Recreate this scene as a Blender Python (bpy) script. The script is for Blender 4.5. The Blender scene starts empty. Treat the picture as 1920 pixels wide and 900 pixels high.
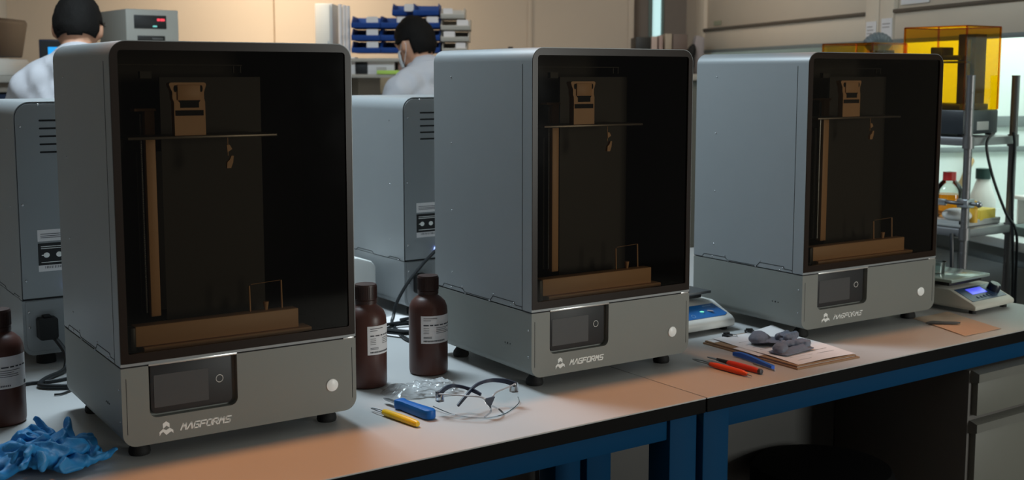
import bpy, bmesh, math, random
from mathutils import Vector, Matrix, noise
PI = math.pi
random.seed(7)
SC = bpy.context.scene
COL = SC.collection

# ------------------------------------------------------------------ helpers
class MB:
    """collects shapes into one bmesh"""
    def __init__(self): self.bm = bmesh.new()
    def _merge(self, b, M=None):
        if M is not None: bmesh.ops.transform(b, matrix=M, verts=b.verts)
        me = bpy.data.meshes.new('tmp'); b.to_mesh(me); b.free()
        self.bm.from_mesh(me); bpy.data.meshes.remove(me)
        return self
    def box(self, x0, x1, y0, y1, z0, z1, bev=0.0, seg=2, M=None):
        b = bmesh.new(); bmesh.ops.create_cube(b, size=1)
        for v in b.verts:
            v.co = Vector((x0 + (v.co.x + .5) * (x1 - x0), y0 + (v.co.y + .5) * (y1 - y0), z0 + (v.co.z + .5) * (z1 - z0)))
        if bev > 0:
            bmesh.ops.bevel(b, geom=b.edges[:], offset=bev, segments=seg, profile=.5, affect='EDGES')
        return self._merge(b, M)
    def prism(self, pts, a, b_, axis='y', M=None, bev=0.0):
        """2-D polygon extruded; axis y: (x,z) polygon, z: (x,y), x: (y,z)"""
        b = bmesh.new()
        f = {'y': lambda p, t: (p[0], t, p[1]), 'z': lambda p, t: (p[0], p[1], t), 'x': lambda p, t: (t, p[0], p[1])}[axis]
        A = [b.verts.new(f(p, a)) for p in pts]; B = [b.verts.new(f(p, b_)) for p in pts]
        n = len(pts)
        b.faces.new(A); b.faces.new(B[::-1])
        for i in range(n): b.faces.new((A[i], B[i], B[(i + 1) % n], A[(i + 1) % n]))
        bmesh.ops.recalc_face_normals(b, faces=b.faces[:])
        if bev > 0:
            es = [e for e in b.edges if len(e.link_faces) == 2 and e.calc_face_angle(0) > .6]
            bmesh.ops.bevel(b, geom=es, offset=bev, segments=2, profile=.5, affect='EDGES')
        return self._merge(b, M)
    def lathe(self, prof, n=32, c=(0, 0, 0), M=None):
        b = bmesh.new(); rings = []
        for r, z in prof:
            if r < 1e-6: rings.append([b.verts.new((c[0], c[1], c[2] + z))])
            else: rings.append([b.verts.new((c[0] + r * math.cos(2 * PI * i / n), c[1] + r * math.sin(2 * PI * i / n), c[2] + z)) for i in range(n)])
        for A, B in zip(rings, rings[1:]):
            for i in range(n):
                j = (i + 1) % n
                if len(A) == 1 and len(B) == 1: continue
                if len(A) == 1: b.faces.new((A[0], B[j], B[i]))
                elif len(B) == 1: b.faces.new((A[i], A[j], B[0]))
                else: b.faces.new((A[i], A[j], B[j], B[i]))
        bmesh.ops.recalc_face_normals(b, faces=b.faces[:])
        return self._merge(b, M)
    def cyl(self, p, q, r, r2=None, n=20):
        p, q = Vector(p), Vector(q); d = q - p; L = d.length
        r2 = r if r2 is None else r2
        M = Matrix.Translation(p) @ d.to_track_quat('Z', 'Y').to_matrix().to_4x4()
        return self.lathe([(0, 0), (r, 0), (r2, L), (0, L)], n, M=M)
    def tube(self, pts, r, n=8, sub=6):
        P = smooth(pts, sub) if sub > 1 else [Vector(p) for p in pts]
        m = len(P)
        R = r if isinstance(r, (list, tuple)) else None
        b = bmesh.new(); rings = []
        t = (P[1] - P[0]).normalized(); up = Vector((0, 0, 1)) if abs(t.z) < .9 else Vector((1, 0, 0))
        u = t.cross(up).normalized()
        for i in range(m):
            t = (P[min(i + 1, m - 1)] - P[max(i - 1, 0)]).normalized()
            u = (u - t * u.dot(t)).normalized(); w = t.cross(u)
            if R: k = i / (m - 1) * (len(R) - 1); a = int(min(k, len(R) - 2)); rr = R[a] + (R[a + 1] - R[a]) * (k - a)
            else: rr = r
            rings.append([b.verts.new(P[i] + (u * math.cos(2 * PI * j / n) + w * math.sin(2 * PI * j / n)) * rr) for j in range(n)])
        for A, B in zip(rings, rings[1:]):
            for j in range(n): b.faces.new((A[j], A[(j + 1) % n], B[(j + 1) % n], B[j]))
        b.faces.new(rings[0][::-1]); b.faces.new(rings[-1])
        bmesh.ops.recalc_face_normals(b, faces=b.faces[:])
        return self._merge(b)
    def strip(self, pts, w, t, ups=None, sub=6, taper=None):
        """flat bar of width w (vertical) and thickness t along a path"""
        P = smooth(pts, sub); m = len(P); b = bmesh.new(); rings = []
        for i in range(m):
            d = (P[min(i + 1, m - 1)] - P[max(i - 1, 0)]).normalized()
            u = Vector((0, 0, 1)); u = (u - d * u.dot(d)).normalized(); s = d.cross(u)
            k = 1.0
            if taper: q = i / (m - 1) * (len(taper) - 1); a = int(min(q, len(taper) - 2)); k = taper[a] + (taper[a + 1] - taper[a]) * (q - a)
            rings.append([b.verts.new(P[i] + u * w * k * .5 * a1 + s * t * .5 * a2) for a1, a2 in ((1, 1), (1, -1), (-1, -1), (-1, 1))])
        for A, B in zip(rings, rings[1:]):
            for j in range(4): b.faces.new((A[j], A[(j + 1) % 4], B[(j + 1) % 4], B[j]))
        b.faces.new(rings[0][::-1]); b.faces.new(rings[-1])
        bmesh.ops.recalc_face_normals(b, faces=b.faces[:])
        return self._merge(b)
    def ell(self, c, r, rot=None, n=24):
        b = bmesh.new(); bmesh.ops.create_uvsphere(b, u_segments=n, v_segments=max(8, n * 2 // 3), radius=1)
        r = r if isinstance(r, (tuple, list)) else (r, r, r)
        M = Matrix.Translation(Vector(c))
        if rot: M = M @ Matrix.Rotation(rot[2], 4, 'Z') @ Matrix.Rotation(rot[1], 4, 'Y') @ Matrix.Rotation(rot[0], 4, 'X')
        M = M @ Matrix.Diagonal((r[0], r[1], r[2], 1))
        return self._merge(b, M)
    def cap(self, p, q, r, r2=None, n=16):
        r2 = r if r2 is None else r2
        self.cyl(p, q, r, r2, n); self.ell(p, r, n=n); self.ell(q, r2, n=n); return self
    def grid(self, fn, nu, nv, thick=0.0):
        b = bmesh.new(); V = [[b.verts.new(fn(i / nu, j / nv)) for j in range(nv + 1)] for i in range(nu + 1)]
        for i in range(nu):
            for j in range(nv): b.faces.new((V[i][j], V[i + 1][j], V[i + 1][j + 1], V[i][j + 1]))
        if thick:
            bmesh.ops.recalc_face_normals(b, faces=b.faces[:])
            bmesh.ops.solidify(b, geom=b.faces[:], thickness=thick)
        return self._merge(b)
    def build(self, name, mat, parent=None, label=None, ang=40, kind=None, loc=None):
        me = bpy.data.meshes.new(name); self.bm.to_mesh(me); self.bm.free()
        return link(name, me, mat, parent, label, ang, kind, loc)

def link(name, me, mat, parent=None, label=None, ang=40, kind=None, loc=None):
    for p in me.polygons: p.use_smooth = True
    try: me.set_sharp_from_angle(angle=math.radians(ang))
    except Exception: pass
    me.materials.clear(); me.materials.append(mat)
    o = bpy.data.objects.new(name, me); COL.objects.link(o)
    if parent: o.parent = parent
    if label: o['label'] = label
    if kind: o['kind'] = kind
    if loc: o.location = loc
    return o

def smooth(pts, sub):
    P = [Vector(p) for p in pts]; out = []
    for i in range(len(P) - 1):
        a, b, c, d = P[max(i - 1, 0)], P[i], P[i + 1], P[min(i + 2, len(P) - 1)]
        for k in range(sub):
            t = k / sub
            out.append(.5 * ((2 * b) + (c - a) * t + (2 * a - 5 * b + 4 * c - d) * t * t + (3 * b - a - 3 * c + d) * t ** 3))
    out.append(P[-1]); return out

def remesh(mb, voxel, smooth_it=2):
    """one continuous surface out of overlapping volumes"""
    me = bpy.data.meshes.new('rm'); mb.bm.to_mesh(me); mb.bm.free()
    o = bpy.data.objects.new('rm', me); COL.objects.link(o)
    m = o.modifiers.new('r', 'REMESH'); m.mode = 'VOXEL'; m.voxel_size = voxel
    if smooth_it:
        s = o.modifiers.new('s', 'SMOOTH'); s.factor = .5; s.iterations = smooth_it
    dg = bpy.context.evaluated_depsgraph_get(); dg.update()
    out = bpy.data.meshes.new_from_object(o.evaluated_get(dg))
    bpy.data.objects.remove(o); bpy.data.meshes.remove(me)
    return out

def thing(name, label, cat, loc=(0, 0, 0), rz=0.0, group=None):
    o = bpy.data.objects.new(name, None); COL.objects.link(o)
    o.empty_display_size = .05
    o.location = loc; o.rotation_euler = (0, 0, rz)
    return tag(o, label, cat, group)

def tag(o, label, cat, group=None):
    o['label'] = label; o['category'] = cat
    if group: o['group'] = group
    return o

def dup(root, label=None, loc=None, rz=None, group=None):
    r = root.copy(); COL.objects.link(r)
    if loc is not None: r.location = loc
    if rz is not None: r.rotation_euler = (0, 0, rz)
    if label: r['label'] = label
    if group: r['group'] = group
    def rec(src, dst):
        for ch in list(src.children):
            c = ch.copy(); COL.objects.link(c); c.parent = dst; rec(ch, c)
    rec(root, r)
    return r

def rrect(x0, x1, z0, z1, rb, rt, n=8):
    """rounded rectangle, bottom radius rb, top radius rt"""
    out = []
    for cx, cz, r, a0 in ((x0 + rb, z0 + rb, rb, 180), (x1 - rb, z0 + rb, rb, 270), (x1 - rt, z1 - rt, rt, 0), (x0 + rt, z1 - rt, rt, 90)):
        if r < 1e-5: out.append((cx, cz)); continue
        for k in range(n + 1):
            a = math.radians(a0 + 90 * k / n); out.append((cx + r * math.cos(a), cz + r * math.sin(a)))
    return out

# ------------------------------------------------------------------ materials
def lin(c):
    f = lambda v: (v / 255) / 12.92 if v / 255 <= .04045 else ((v / 255 + .055) / 1.055) ** 2.4
    return tuple(f(v) for v in c)
_m = {}
def M(name, rgb, rough=.5, metal=0.0, var=.06, scale=30.0, bump=0.0, bscale=200.0, spec=.5, coat=0.0, emit=None, es=0.0, stretch=None):
    if name in _m: return _m[name]
    m = bpy.data.materials.new(name); m.use_nodes = True; nt = m.node_tree
    bs = nt.nodes['Principled BSDF']; c = lin(rgb)
    tc = nt.nodes.new('ShaderNodeTexCoord'); src = tc.outputs['Object']
    if stretch:
        mp = nt.nodes.new('ShaderNodeMapping'); mp.inputs['Scale'].default_value = stretch
        nt.links.new(src, mp.inputs['Vector']); src = mp.outputs['Vector']
    nz = nt.nodes.new('ShaderNodeTexNoise'); nz.inputs['Scale'].default_value = scale; nz.inputs['Detail'].default_value = 4
    nt.links.new(src, nz.inputs['Vector'])
    mx = nt.nodes.new('ShaderNodeMix'); mx.data_type = 'RGBA'
    mx.inputs[6].default_value = tuple(v * (1 - var) for v in c) + (1,)
    mx.inputs[7].default_value = tuple(min(1, v * (1 + var)) for v in c) + (1,)
    nt.links.new(nz.outputs['Fac'], mx.inputs['Factor']); nt.links.new(mx.outputs[2], bs.inputs['Base Color'])
    bs.inputs['Roughness'].default_value = rough; bs.inputs['Metallic'].default_value = metal
    bs.inputs['Specular IOR Level'].default_value = spec
    bs.inputs['Coat Weight'].default_value = coat
    if bump:
        n2 = nt.nodes.new('ShaderNodeTexNoise'); n2.inputs['Scale'].default_value = bscale; n2.inputs['Detail'].default_value = 3
        bp = nt.nodes.new('ShaderNodeBump'); bp.inputs['Strength'].default_value = bump; bp.inputs['Distance'].default_value = .002
        nt.links.new(src, n2.inputs['Vector']); nt.links.new(n2.outputs['Fac'], bp.inputs['Height']); nt.links.new(bp.outputs['Normal'], bs.inputs['Normal'])
    if emit:
        bs.inputs['Emission Color'].default_value = lin(emit) + (1,); bs.inputs['Emission Strength'].default_value = es
    _m[name] = m; return m

def MG(name, rgb_lin, rough=.05, ior=1.45, gmul=1.0):
    """thin tinted sheet: transparent tint + fresnel gloss"""
    if name in _m: return _m[name]
    m = bpy.data.materials.new(name); m.use_nodes = True; nt = m.node_tree; nt.nodes.clear()
    out = nt.nodes.new('ShaderNodeOutputMaterial'); mix = nt.nodes.new('ShaderNodeMixShader')
    tr = nt.nodes.new('ShaderNodeBsdfTransparent'); gl = nt.nodes.new('ShaderNodeBsdfGlossy'); fr = nt.nodes.new('ShaderNodeFresnel')
    nz = nt.nodes.new('ShaderNodeTexNoise'); nz.inputs['Scale'].default_value = 6
    mr = nt.nodes.new('ShaderNodeMapRange'); mr.inputs['To Min'].default_value = rough; mr.inputs['To Max'].default_value = rough + .05
    nt.links.new(nz.outputs['Fac'], mr.inputs['Value']); nt.links.new(mr.outputs['Result'], gl.inputs['Roughness'])
    tr.inputs['Color'].default_value = tuple(rgb_lin) + (1,); gl.inputs['Color'].default_value = (1, 1, 1, 1)
    fr.inputs['IOR'].default_value = ior
    mu = nt.nodes.new('ShaderNodeMath'); mu.operation = 'MULTIPLY'; mu.inputs[1].default_value = gmul
    nt.links.new(fr.outputs['Fac'], mu.inputs[0]); nt.links.new(mu.outputs[0], mix.inputs['Fac'])
    nt.links.new(tr.outputs[0], mix.inputs[1]); nt.links.new(gl.outputs[0], mix.inputs[2]); nt.links.new(mix.outputs[0], out.inputs['Surface'])
    _m[name] = m; return m

GREY = M('painted_grey_steel', (142, 146, 148), .42, .15, var=.03, scale=12, bump=.05, bscale=900)
GREY2 = M('painted_grey_panel', (124, 126, 121), .5, .1, var=.02, scale=12, bump=.04, bscale=900)
SEAM = M('dark_gap', (18, 18, 20), .8, var=.1)
BLACKP = M('black_plastic', (22, 22, 23), .45, var=.1)
RUBBER = M('black_rubber', (14, 14, 14), .75, var=.15)
DOORF = M('dark_brown_door_border', (37, 26, 19), .3, var=.05, spec=.2)
DOORG = MG('smoked_amber_acrylic', (.53, .48, .405), .03, 1.45, .7)
INNER = M('dark_chamber_wall', (40, 36, 31), .7, var=.1)
INPANEL = M('chamber_back_plate', (36, 32, 27), .6, var=.05)
TAN = M('anodised_tan_metal', (205, 160, 118), .5, .0, var=.04)
PLATE = M('build_plate_metal', (112, 106, 100), .35, .6, var=.08)
SCREENB = M('glossy_dark_bezel', (48, 49, 51), .45, var=.05, spec=.25)
LCD = M('off_display', (76, 76, 77), .4, var=.03, spec=.3)
WHITEP = M('white_mark', (244, 245, 242), .5, var=.02)
SILVER = M('silver_trim', (215, 215, 212), .25, .6, var=.03)
BUTTON = M('glowing_button', (225, 227, 224), .35, var=.02, emit=(225, 227, 224), es=.12)  # pale button with a slight emission added to its colour
SCREW = M('screw_steel', (190, 192, 195), .25, .9, var=.1)
LAMI = M('bench_laminate', (180, 181, 181), .42, var=.035, scale=9, bump=.03, bscale=500)
EDGE = M('black_bench_edge', (6, 5, 5), .7, var=.1, spec=.12)
BLUEF = M('blue_steel_frame', (0, 56, 92), .65, var=.05, spec=.1)
WHITEPL = M('white_plastic', (222, 222, 218), .4, var=.02)
CREAM = M('cream_plastic', (205, 203, 192), .45, var=.02)
PAPER = M('white_paper', (226, 222, 222), .8, var=.03, scale=15)
INK = M('printed_ink', (70, 70, 74), .7, var=.1)
BROWNB = M('brown_bottle_plastic', (76, 43, 35), .38, var=.05, spec=.45)
CAPB = M('brown_cap', (52, 30, 25), .42, var=.06)
BLUEG = M('nitrile_blue', (38, 132, 196), .55, var=.06, bump=.25, bscale=300)
BLUET = M('blue_handle', (8, 92, 172), .45, var=.04, spec=.3)
BLUED = M('deep_blue_handle', (16, 96, 214), .35, var=.04)
YEL = M('yellow_handle', (232, 186, 20), .35, var=.04)
ORANGE = M('orange_handle', (226, 78, 38), .4, var=.05)
RED = M('red_plastic', (200, 48, 46), .4, var=.05)
STEEL = M('tool_steel', (160, 164, 168), .3, .9, var=.12)
CHROME = M('rack_chrome', (118, 117, 118), .42, .8, var=.1)
RESIN = M('grey_printed_resin', (108, 113, 128), .6, var=.12, scale=60, bump=.35, bscale=160)
CARD = M('brown_hardboard', (150, 118, 88), .7, var=.08, scale=40)
KRAFT = M('tan_paper', (198, 172, 148), .8, var=.05)
NAVY = M('navy_plastic', (26, 36, 58), .45, var=.06)
CLEAR = MG('clear_polycarbonate', (.96, .97, .97), .04, 1.35, .8)
CLEARF = MG('clear_lens_edge', (.78, .80, .82), .08, 1.6, 1.2)
FILM = MG('clear_film', (.96, .965, .97), .14, 1.45, 1.1)
YCOV = MG('amber_yellow_acrylic', (.95, .66, .006), .04, 1.45, .8)
YEDGE = MG('amber_edge', (.85, .50, .01), .06, 1.45, .8)
WALLM = M('warm_wall_paint', (190, 176, 160), .75, var=.03, scale=3)
CEILM = M('ceiling_white', (210, 208, 204), .8, var=.03, scale=3)
FLOORM = M('grey_vinyl_floor', (150, 147, 142), .5, var=.08, scale=8)
HOODW = M('hood_beige_panel', (212, 198, 180), .5, var=.03, scale=5)
HOODI = M('hood_white_lining', (222, 232, 228), .45, var=.02, scale=5)
HOODG = M('hood_grey_strip', (120, 128, 128), .5, var=.05)
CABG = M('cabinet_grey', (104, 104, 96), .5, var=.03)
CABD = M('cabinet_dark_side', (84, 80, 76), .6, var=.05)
CABH = M('cabinet_pull', (112, 112, 106), .4, .2, var=.05)
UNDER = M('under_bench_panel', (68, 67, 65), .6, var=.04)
STOOLM = M('black_vinyl', (7, 7, 8), .8, var=.1, spec=.12)
SKIN = M('skin', (196, 146, 118), .55, var=.05, scale=20)
HAIR = M('black_hair', (15, 12, 10), .8, spec=.2, var=.3, scale=120, bump=1.0, bscale=250, stretch=(1, 1, .25))
COAT = M('white_lab_coat', (186, 185, 190), .85, var=.03, bump=.25, bscale=40)
TROUS = M('dark_trousers', (34, 36, 44), .85, var=.08)
SHOE = M('black_shoe', (20, 20, 20), .4, var=.1)
MASK = M('pale_mask', (220, 225, 228), .8, var=.03)
BINB = M('blue_bin_plastic', (34, 74, 150), .45, var=.06)
BINW = MG('clear_bin', (.80, .79, .76), .15, 1.4, 1.0)
BINWS = M('white_bin_plastic', (206, 200, 190), .5, var=.04)
BENCHW = M('shelf_pale', (172, 166, 156), .5, var=.04)
INSTR = M('instrument_grey', (170, 168, 160), .5, var=.03)
DARKG = M('dark_glass_panel', (24, 26, 28), .5, var=.05)
BROWNT = M('brown_smoked_lid', (66, 49, 38), .4, var=.08)
CABLE = M('black_cable', (22, 26, 30), .45, var=.1)
GREEN = M('dark_green_cap', (28, 60, 56), .5, var=.05)
AMBERL = MG('amber_liquid', (.85, .45, .05), .05, 1.35, .8)
REDLED = M('red_led', (220, 60, 70), .4, emit=(230, 60, 80), es=1.2)
CYANLED = M('cyan_led', (120, 210, 200), .4, emit=(120, 210, 200), es=.6)
BLUELED = M('blue_white_led', (190, 205, 255), .4, emit=(150, 175, 255), es=2.2)
LCDBLUE = M('blue_backlit_lcd', (90, 100, 240), .3, emit=(84, 90, 245), es=.75)
SCRCYAN = M('cyan_screen', (40, 150, 220), .3, emit=(40, 150, 220), es=.9)
PANELB = M('blue_keypad', (20, 98, 168), .4, var=.05)
GREENLED = M('green_led', (120, 230, 190), .4, emit=(120, 230, 190), es=.7)
DAY = M('daylight_slit', (190, 225, 225), .5, emit=(190, 226, 228), es=.85)
LIME = M('lime_note', (178, 214, 96), .7, var=.04)

T = 0.76                     # bench top height
TH = math.radians(34.5)      # camera heading, bench axis = world x
def bg(xc, d, z=0.0):        # a point xc to the right of and d in front of the camera
    return Vector((xc * math.cos(TH) + d * math.sin(TH), -xc * math.sin(TH) + d * math.cos(TH), z))
BR = -TH                     # yaw of things that face the camera squarely

# ------------------------------------------------------------------ camera
cam_d = bpy.data.cameras.new('camera'); cam = bpy.data.objects.new('camera', cam_d); COL.objects.link(cam)
cam.location = (0, 0, T + .6009); cam.rotation_euler = (PI / 2 - .11158, 0, -TH)
cam_d.sensor_width = 36; cam_d.lens = 2170.8 / 1920 * 36; cam_d.shift_y = -(450 - 386.76) / 1920
cam_d.clip_start = .05; cam_d.dof.use_dof = True; cam_d.dof.focus_distance = 2.15; cam_d.dof.aperture_fstop = 6.5
SC.camera = cam
SC.view_settings.view_transform = 'Standard'; SC.view_settings.look = 'None'; SC.view_settings.gamma = 1
SC.view_settings.use_curve_mapping = False; SC.view_settings.exposure = 0.0
try:
    SC.cycles.use_denoising = True; SC.cycles.transparent_max_bounces = 24; SC.cycles.max_bounces = 10
    SC.cycles.sample_clamp_indirect = 4
except Exception: pass
w = bpy.data.worlds.new('room_ambient'); SC.world = w; w.use_nodes = True
w.node_tree.nodes['Background'].inputs[0].default_value = (1.0, .97, .92, 1); w.node_tree.nodes['Background'].inputs[1].default_value = .08

# ------------------------------------------------------------------ lights (overhead lights, wall lamp, bench spots, added fills)
def area(name, loc, size, power, col, target=None, sy=None, spread=None):
    l = bpy.data.lights.new(name, 'AREA'); l.energy = power; l.color = col; l.shape = 'RECTANGLE'; l.size = size; l.size_y = sy or size
    if spread: l.spread = spread
    o = bpy.data.objects.new(name, l); COL.objects.link(o); o.location = loc
    d = (Vector(target) if target else Vector((loc[0], loc[1], 0))) - Vector(loc)
    o.rotation_euler = d.to_track_quat('-Z', 'Y').to_euler(); return o
area('overhead_light', (1.0, 2.80, 2.85), .7, 29, (.72, .89, 1.0), sy=.5)
area('overhead_light', (.80, 3.25, 2.85), .5, 27, (.74, .90, 1.0), sy=.5)
area('front_fill', (3.72, -2.9, 1.38), .75, 80, (.97, 1.0, .94), target=(1.9, 1.8, .8), sy=1.3)  # added unseen fill behind the camera, brightens the printer fronts
area('overhead_light', (1.28, 2.9, 2.85), .5, 10, (.72, .89, 1.0))  # added only to brighten the left side of the right printer
area('overhead_light', (3.3, 4.0, 2.85), .8, 8, (1.0, .90, .78), target=bg(.9, 6.2, 1.3), sy=.6, spread=math.radians(140))  # added to brighten the hood panels and the back wall
area('wall_lamp', bg(-1.32, 5.72, 2.35), .3, 16, (1.0, .82, .60), target=bg(-1.45, 6.9, 1.5), sy=.15, spread=math.radians(122))
def spot(name, loc, target, power, col, ang, blend=.9, rad=.06):
    l = bpy.data.lights.new(name, 'SPOT'); l.energy = power; l.color = col; l.spot_size = math.radians(ang); l.spot_blend = blend; l.shadow_soft_size = rad
    o = bpy.data.objects.new(name, l); COL.objects.link(o); o.location = loc
    o.rotation_euler = (Vector(target) - Vector(loc)).to_track_quat('-Z', 'Y').to_euler(); return o
for x_, p_ in ((.68, 118), (1.45, 96), (2.20, 62)):
    spot('bench_spotlight', (x_ + .05, 1.865, 2.85), (x_, 1.58, T), p_, (1.0, .37, .11), 25)

# ------------------------------------------------------------------ setting
def struct(o, label=None):
    o['kind'] = 'structure'
    if label: o['label'] = label
    return o
b = MB(); b.box(-6, 9, -3, 12, -.1, 0); struct(b.build('floor', FLOORM))
b = MB(); b.box(-6, 9, -3, 12, 3.0, 3.1); struct(b.build('ceiling', CEILM))
def cam_box(b, x0, x1, d0, d1, z0, z1, bev=0):
    R = Matrix.Rotation(-TH, 4, 'Z')
    return b.box(x0, x1, d0, d1, z0, z1, bev, M=R)
b = MB(); cam_box(b, -4.4, .70, 6.9, 7.05, 0, 3.0); struct(b.build('wall_back', WALLM))
b = MB(); cam_box(b, -4.55, -4.4, -2.5, 7.05, 0, 3.0); struct(b.build('wall_left', WALLM))
b = MB(); cam_box(b, -4.4, -2.97, 6.76, 6.9, 0, 3.0, .01); struct(b.build('wall_column', M('pale_grey_column', (178, 176, 172), .7)))
for i, (px, wd) in enumerate(((-1.4, .006), (.105, .026), (.70, .035))):
    b = MB(); cam_box(b, px - wd / 2, px + wd / 2, 6.885, 6.9, 0, 3.0, .002); struct(b.build('trim_%d' % (i + 1), WALLM if i else M('wall_joint', (150, 128, 104), .7)))
# dark glazed recess with a slit of daylight beside the hood wall
b = MB(); cam_box(b, .70, .835, 7.0, 7.06, 0, 3.0); cam_box(b, .895, 1.5, 7.0, 7.06, 0, 3.0); cam_box(b, .835, .895, 7.0, 7.06, 0, 1.2); win = struct(b.build('window_1', M('dark_blind', (116, 106, 98), .7, var=.05)))
b = MB(); cam_box(b, .835, .895, 7.03, 7.05, 1.2, 3.0); d = b.build('daylight_gap', DAY, win, 'narrow bright gap between blinds')
b = MB(); cam_box(b, .815, .838, 6.985, 7.03, 1.2, 3.0); cam_box(b, .893, .905, 6.985, 7.03, 1.2, 3.0); b.build('blind_edge', M('teal_blind_edge', (96, 116, 112), .6), win)

# ------------------------------------------------------------------ benches
def bench(x0, x1, label, px0, px1):
    y0, y1 = 1.545, 2.98; xc = (x0 + x1) / 2
    t = thing('lab_bench', label, 'table', (xc, (y0 + y1) / 2, 0))
    oy = (y0 + y1) / 2; hw = (x1 - x0) / 2; hy = (y1 - y0) / 2
    b = MB(); b.box(-hw, hw, -hy, hy, T - .003, T, .0008, 1); b.build('bench_top', LAMI, t)
    b = MB(); b.box(-hw, hw, -hy, hy, T - .029, T - .003, .001, 1); b.build('black_edge', EDGE, t, 'thick black bench edge')
    zf = T - .029
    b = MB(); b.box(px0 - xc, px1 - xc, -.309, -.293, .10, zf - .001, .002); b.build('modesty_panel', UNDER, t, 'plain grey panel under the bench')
    for y, nm in ((-hy + .035, 'apron'), (hy - .035, 'apron')):
        b = MB(); b.box(-hw + .06, hw - .06, y - .018, y + .018, zf - .043, zf, .002); b.build(nm, BLUEF, t)
    for x in (-hw + .03, hw - .03):
        b = MB(); b.box(x - .02, x + .02, -hy + .06, hy - .06, zf - .043, zf, .002); b.build('side_rail', BLUEF, t)
    for x in (-hw + .035, hw - .047):
        for y in (-hy + .04, -.3225, hy - .04):
            b = MB(); b.box(x - .034, x + .034, y - .03, y + .03, 0, zf, .003); l = b.build('leg', BLUEF, t)
            b2 = MB(); b2.box(x - .037, x + .037, y - .033, y + .033, 0, .02, .003); b2.build('leg_shoe', RUBBER, l)
    return t
bench(-.60, 1.5055, 'pale lab bench with blue legs in the foreground, under the two nearest printers', -.5, 1.415)
bench(1.5085, 2.83, 'pale lab bench right of the table seam, holding the clipboard and drawers below', 1.585, 2.50)
# under-bench cabinet with drawers
cb = thing('drawer_cabinet', 'grey steel drawer cabinet under the right end of the far bench', 'cabinet', (2.365, 1.565, 0))
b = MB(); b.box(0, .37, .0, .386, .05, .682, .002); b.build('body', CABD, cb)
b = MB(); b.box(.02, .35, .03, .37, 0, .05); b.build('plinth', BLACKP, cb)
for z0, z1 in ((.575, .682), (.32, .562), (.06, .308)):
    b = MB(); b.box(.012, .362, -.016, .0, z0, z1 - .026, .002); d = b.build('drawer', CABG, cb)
    b = MB(); b.prism([(-.022, z1 - .026), (-.022, z1 - .006), (-.004, z1), (.0, z1), (.0, z1 - .03), (-.006, z1 - .03)], .006, .366, 'x'); b.build('drawer_pull', CABH, d)
# stool
sp = bg(.735, 2.66)
st = thing('lab_stool', 'round black padded stool pushed under the bench beside the drawers', 'stool', (sp.x, sp.y, 0))
b = MB(); b.lathe([(0, .372), (.15, .372), (.163, .382), (.167, .397), (.167, .429), (.158, .445), (.12, .454), (0, .457)], 48); b.build('seat', STOOLM, st)
b = MB(); b.cyl((0, 0, .10), (0, 0, .375), .022); b.build('column', CHROME, st)
b = MB()
for k in range(5):
    a = k * 2 * PI / 5; b.tube([(0, 0, .11), (.12 * math.cos(a), .12 * math.sin(a), .09), (.20 * math.cos(a), .20 * math.sin(a), .06)], .016, 8, 3)
b.build('base', BLACKP, st)
for k in range(5):
    a = k * 2 * PI / 5; b = MB(); c = (.20 * math.cos(a), .20 * math.sin(a), .028)
    b.cyl((c[0], c[1] - .012, .028), (c[0], c[1] + .012, .028), .028); b.cyl((c[0], c[1], .03), (c[0], c[1], .065), .007); b.build('caster', BLACKP, st)

# ------------------------------------------------------------------ lettering
GLY = {'M': [[(0, 0), (.18, 1), (.5, .45), (.82, 1), (1, 0)]], 'A': [[(-.02, 0), (.5, 1), (.62, 1), (1, 0)]],
       'G': [[(1, 1), (.12, 1), (0, .86), (0, .14), (.12, 0), (.98, 0), (.98, .5), (.48, .5)]],
       'F': [[(0, 0), (0, 1), (1, 1)], [(0, .5), (.85, .5)]],
       'O': [[(.12, 0), (0, .14), (0, .86), (.12, 1), (.88, 1), (1, .86), (1, .14), (.88, 0), (.12, 0)]],
       'R': [[(0, 0), (0, 1), (.88, 1), (1, .88), (1, .58), (.88, .46), (.05, .46)], [(.45, .46), (1, 0)]],
       'S': [[(1, 1), (.1, 1), (0, .88), (0, .62), (.1, .5), (.9, .5), (1, .38), (1, .12), (.9, 0), (0, 0)]]}
def word(mb, text, x, z, h, wd, gap, th, y0, y1, shear=.28):
    for ch in text:
        for line in GLY[ch]:
            for (a, b_) in zip(line, line[1:]):
                p = Vector((x + a[0] * wd + a[1] * h * shear, z + a[1] * h)); q = Vector((x + b_[0] * wd + b_[1] * h * shear, z + b_[1] * h))
                d = (q - p).normalized(); n = Vector((-d.y, d.x)) * th / 2; e = d * th * .42
                mb.prism([tuple(p - e + n), tuple(p - e - n), tuple(q + e - n), tuple(q + e + n)], y0, y1, 'y')
        x += wd + gap
    return x

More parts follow.
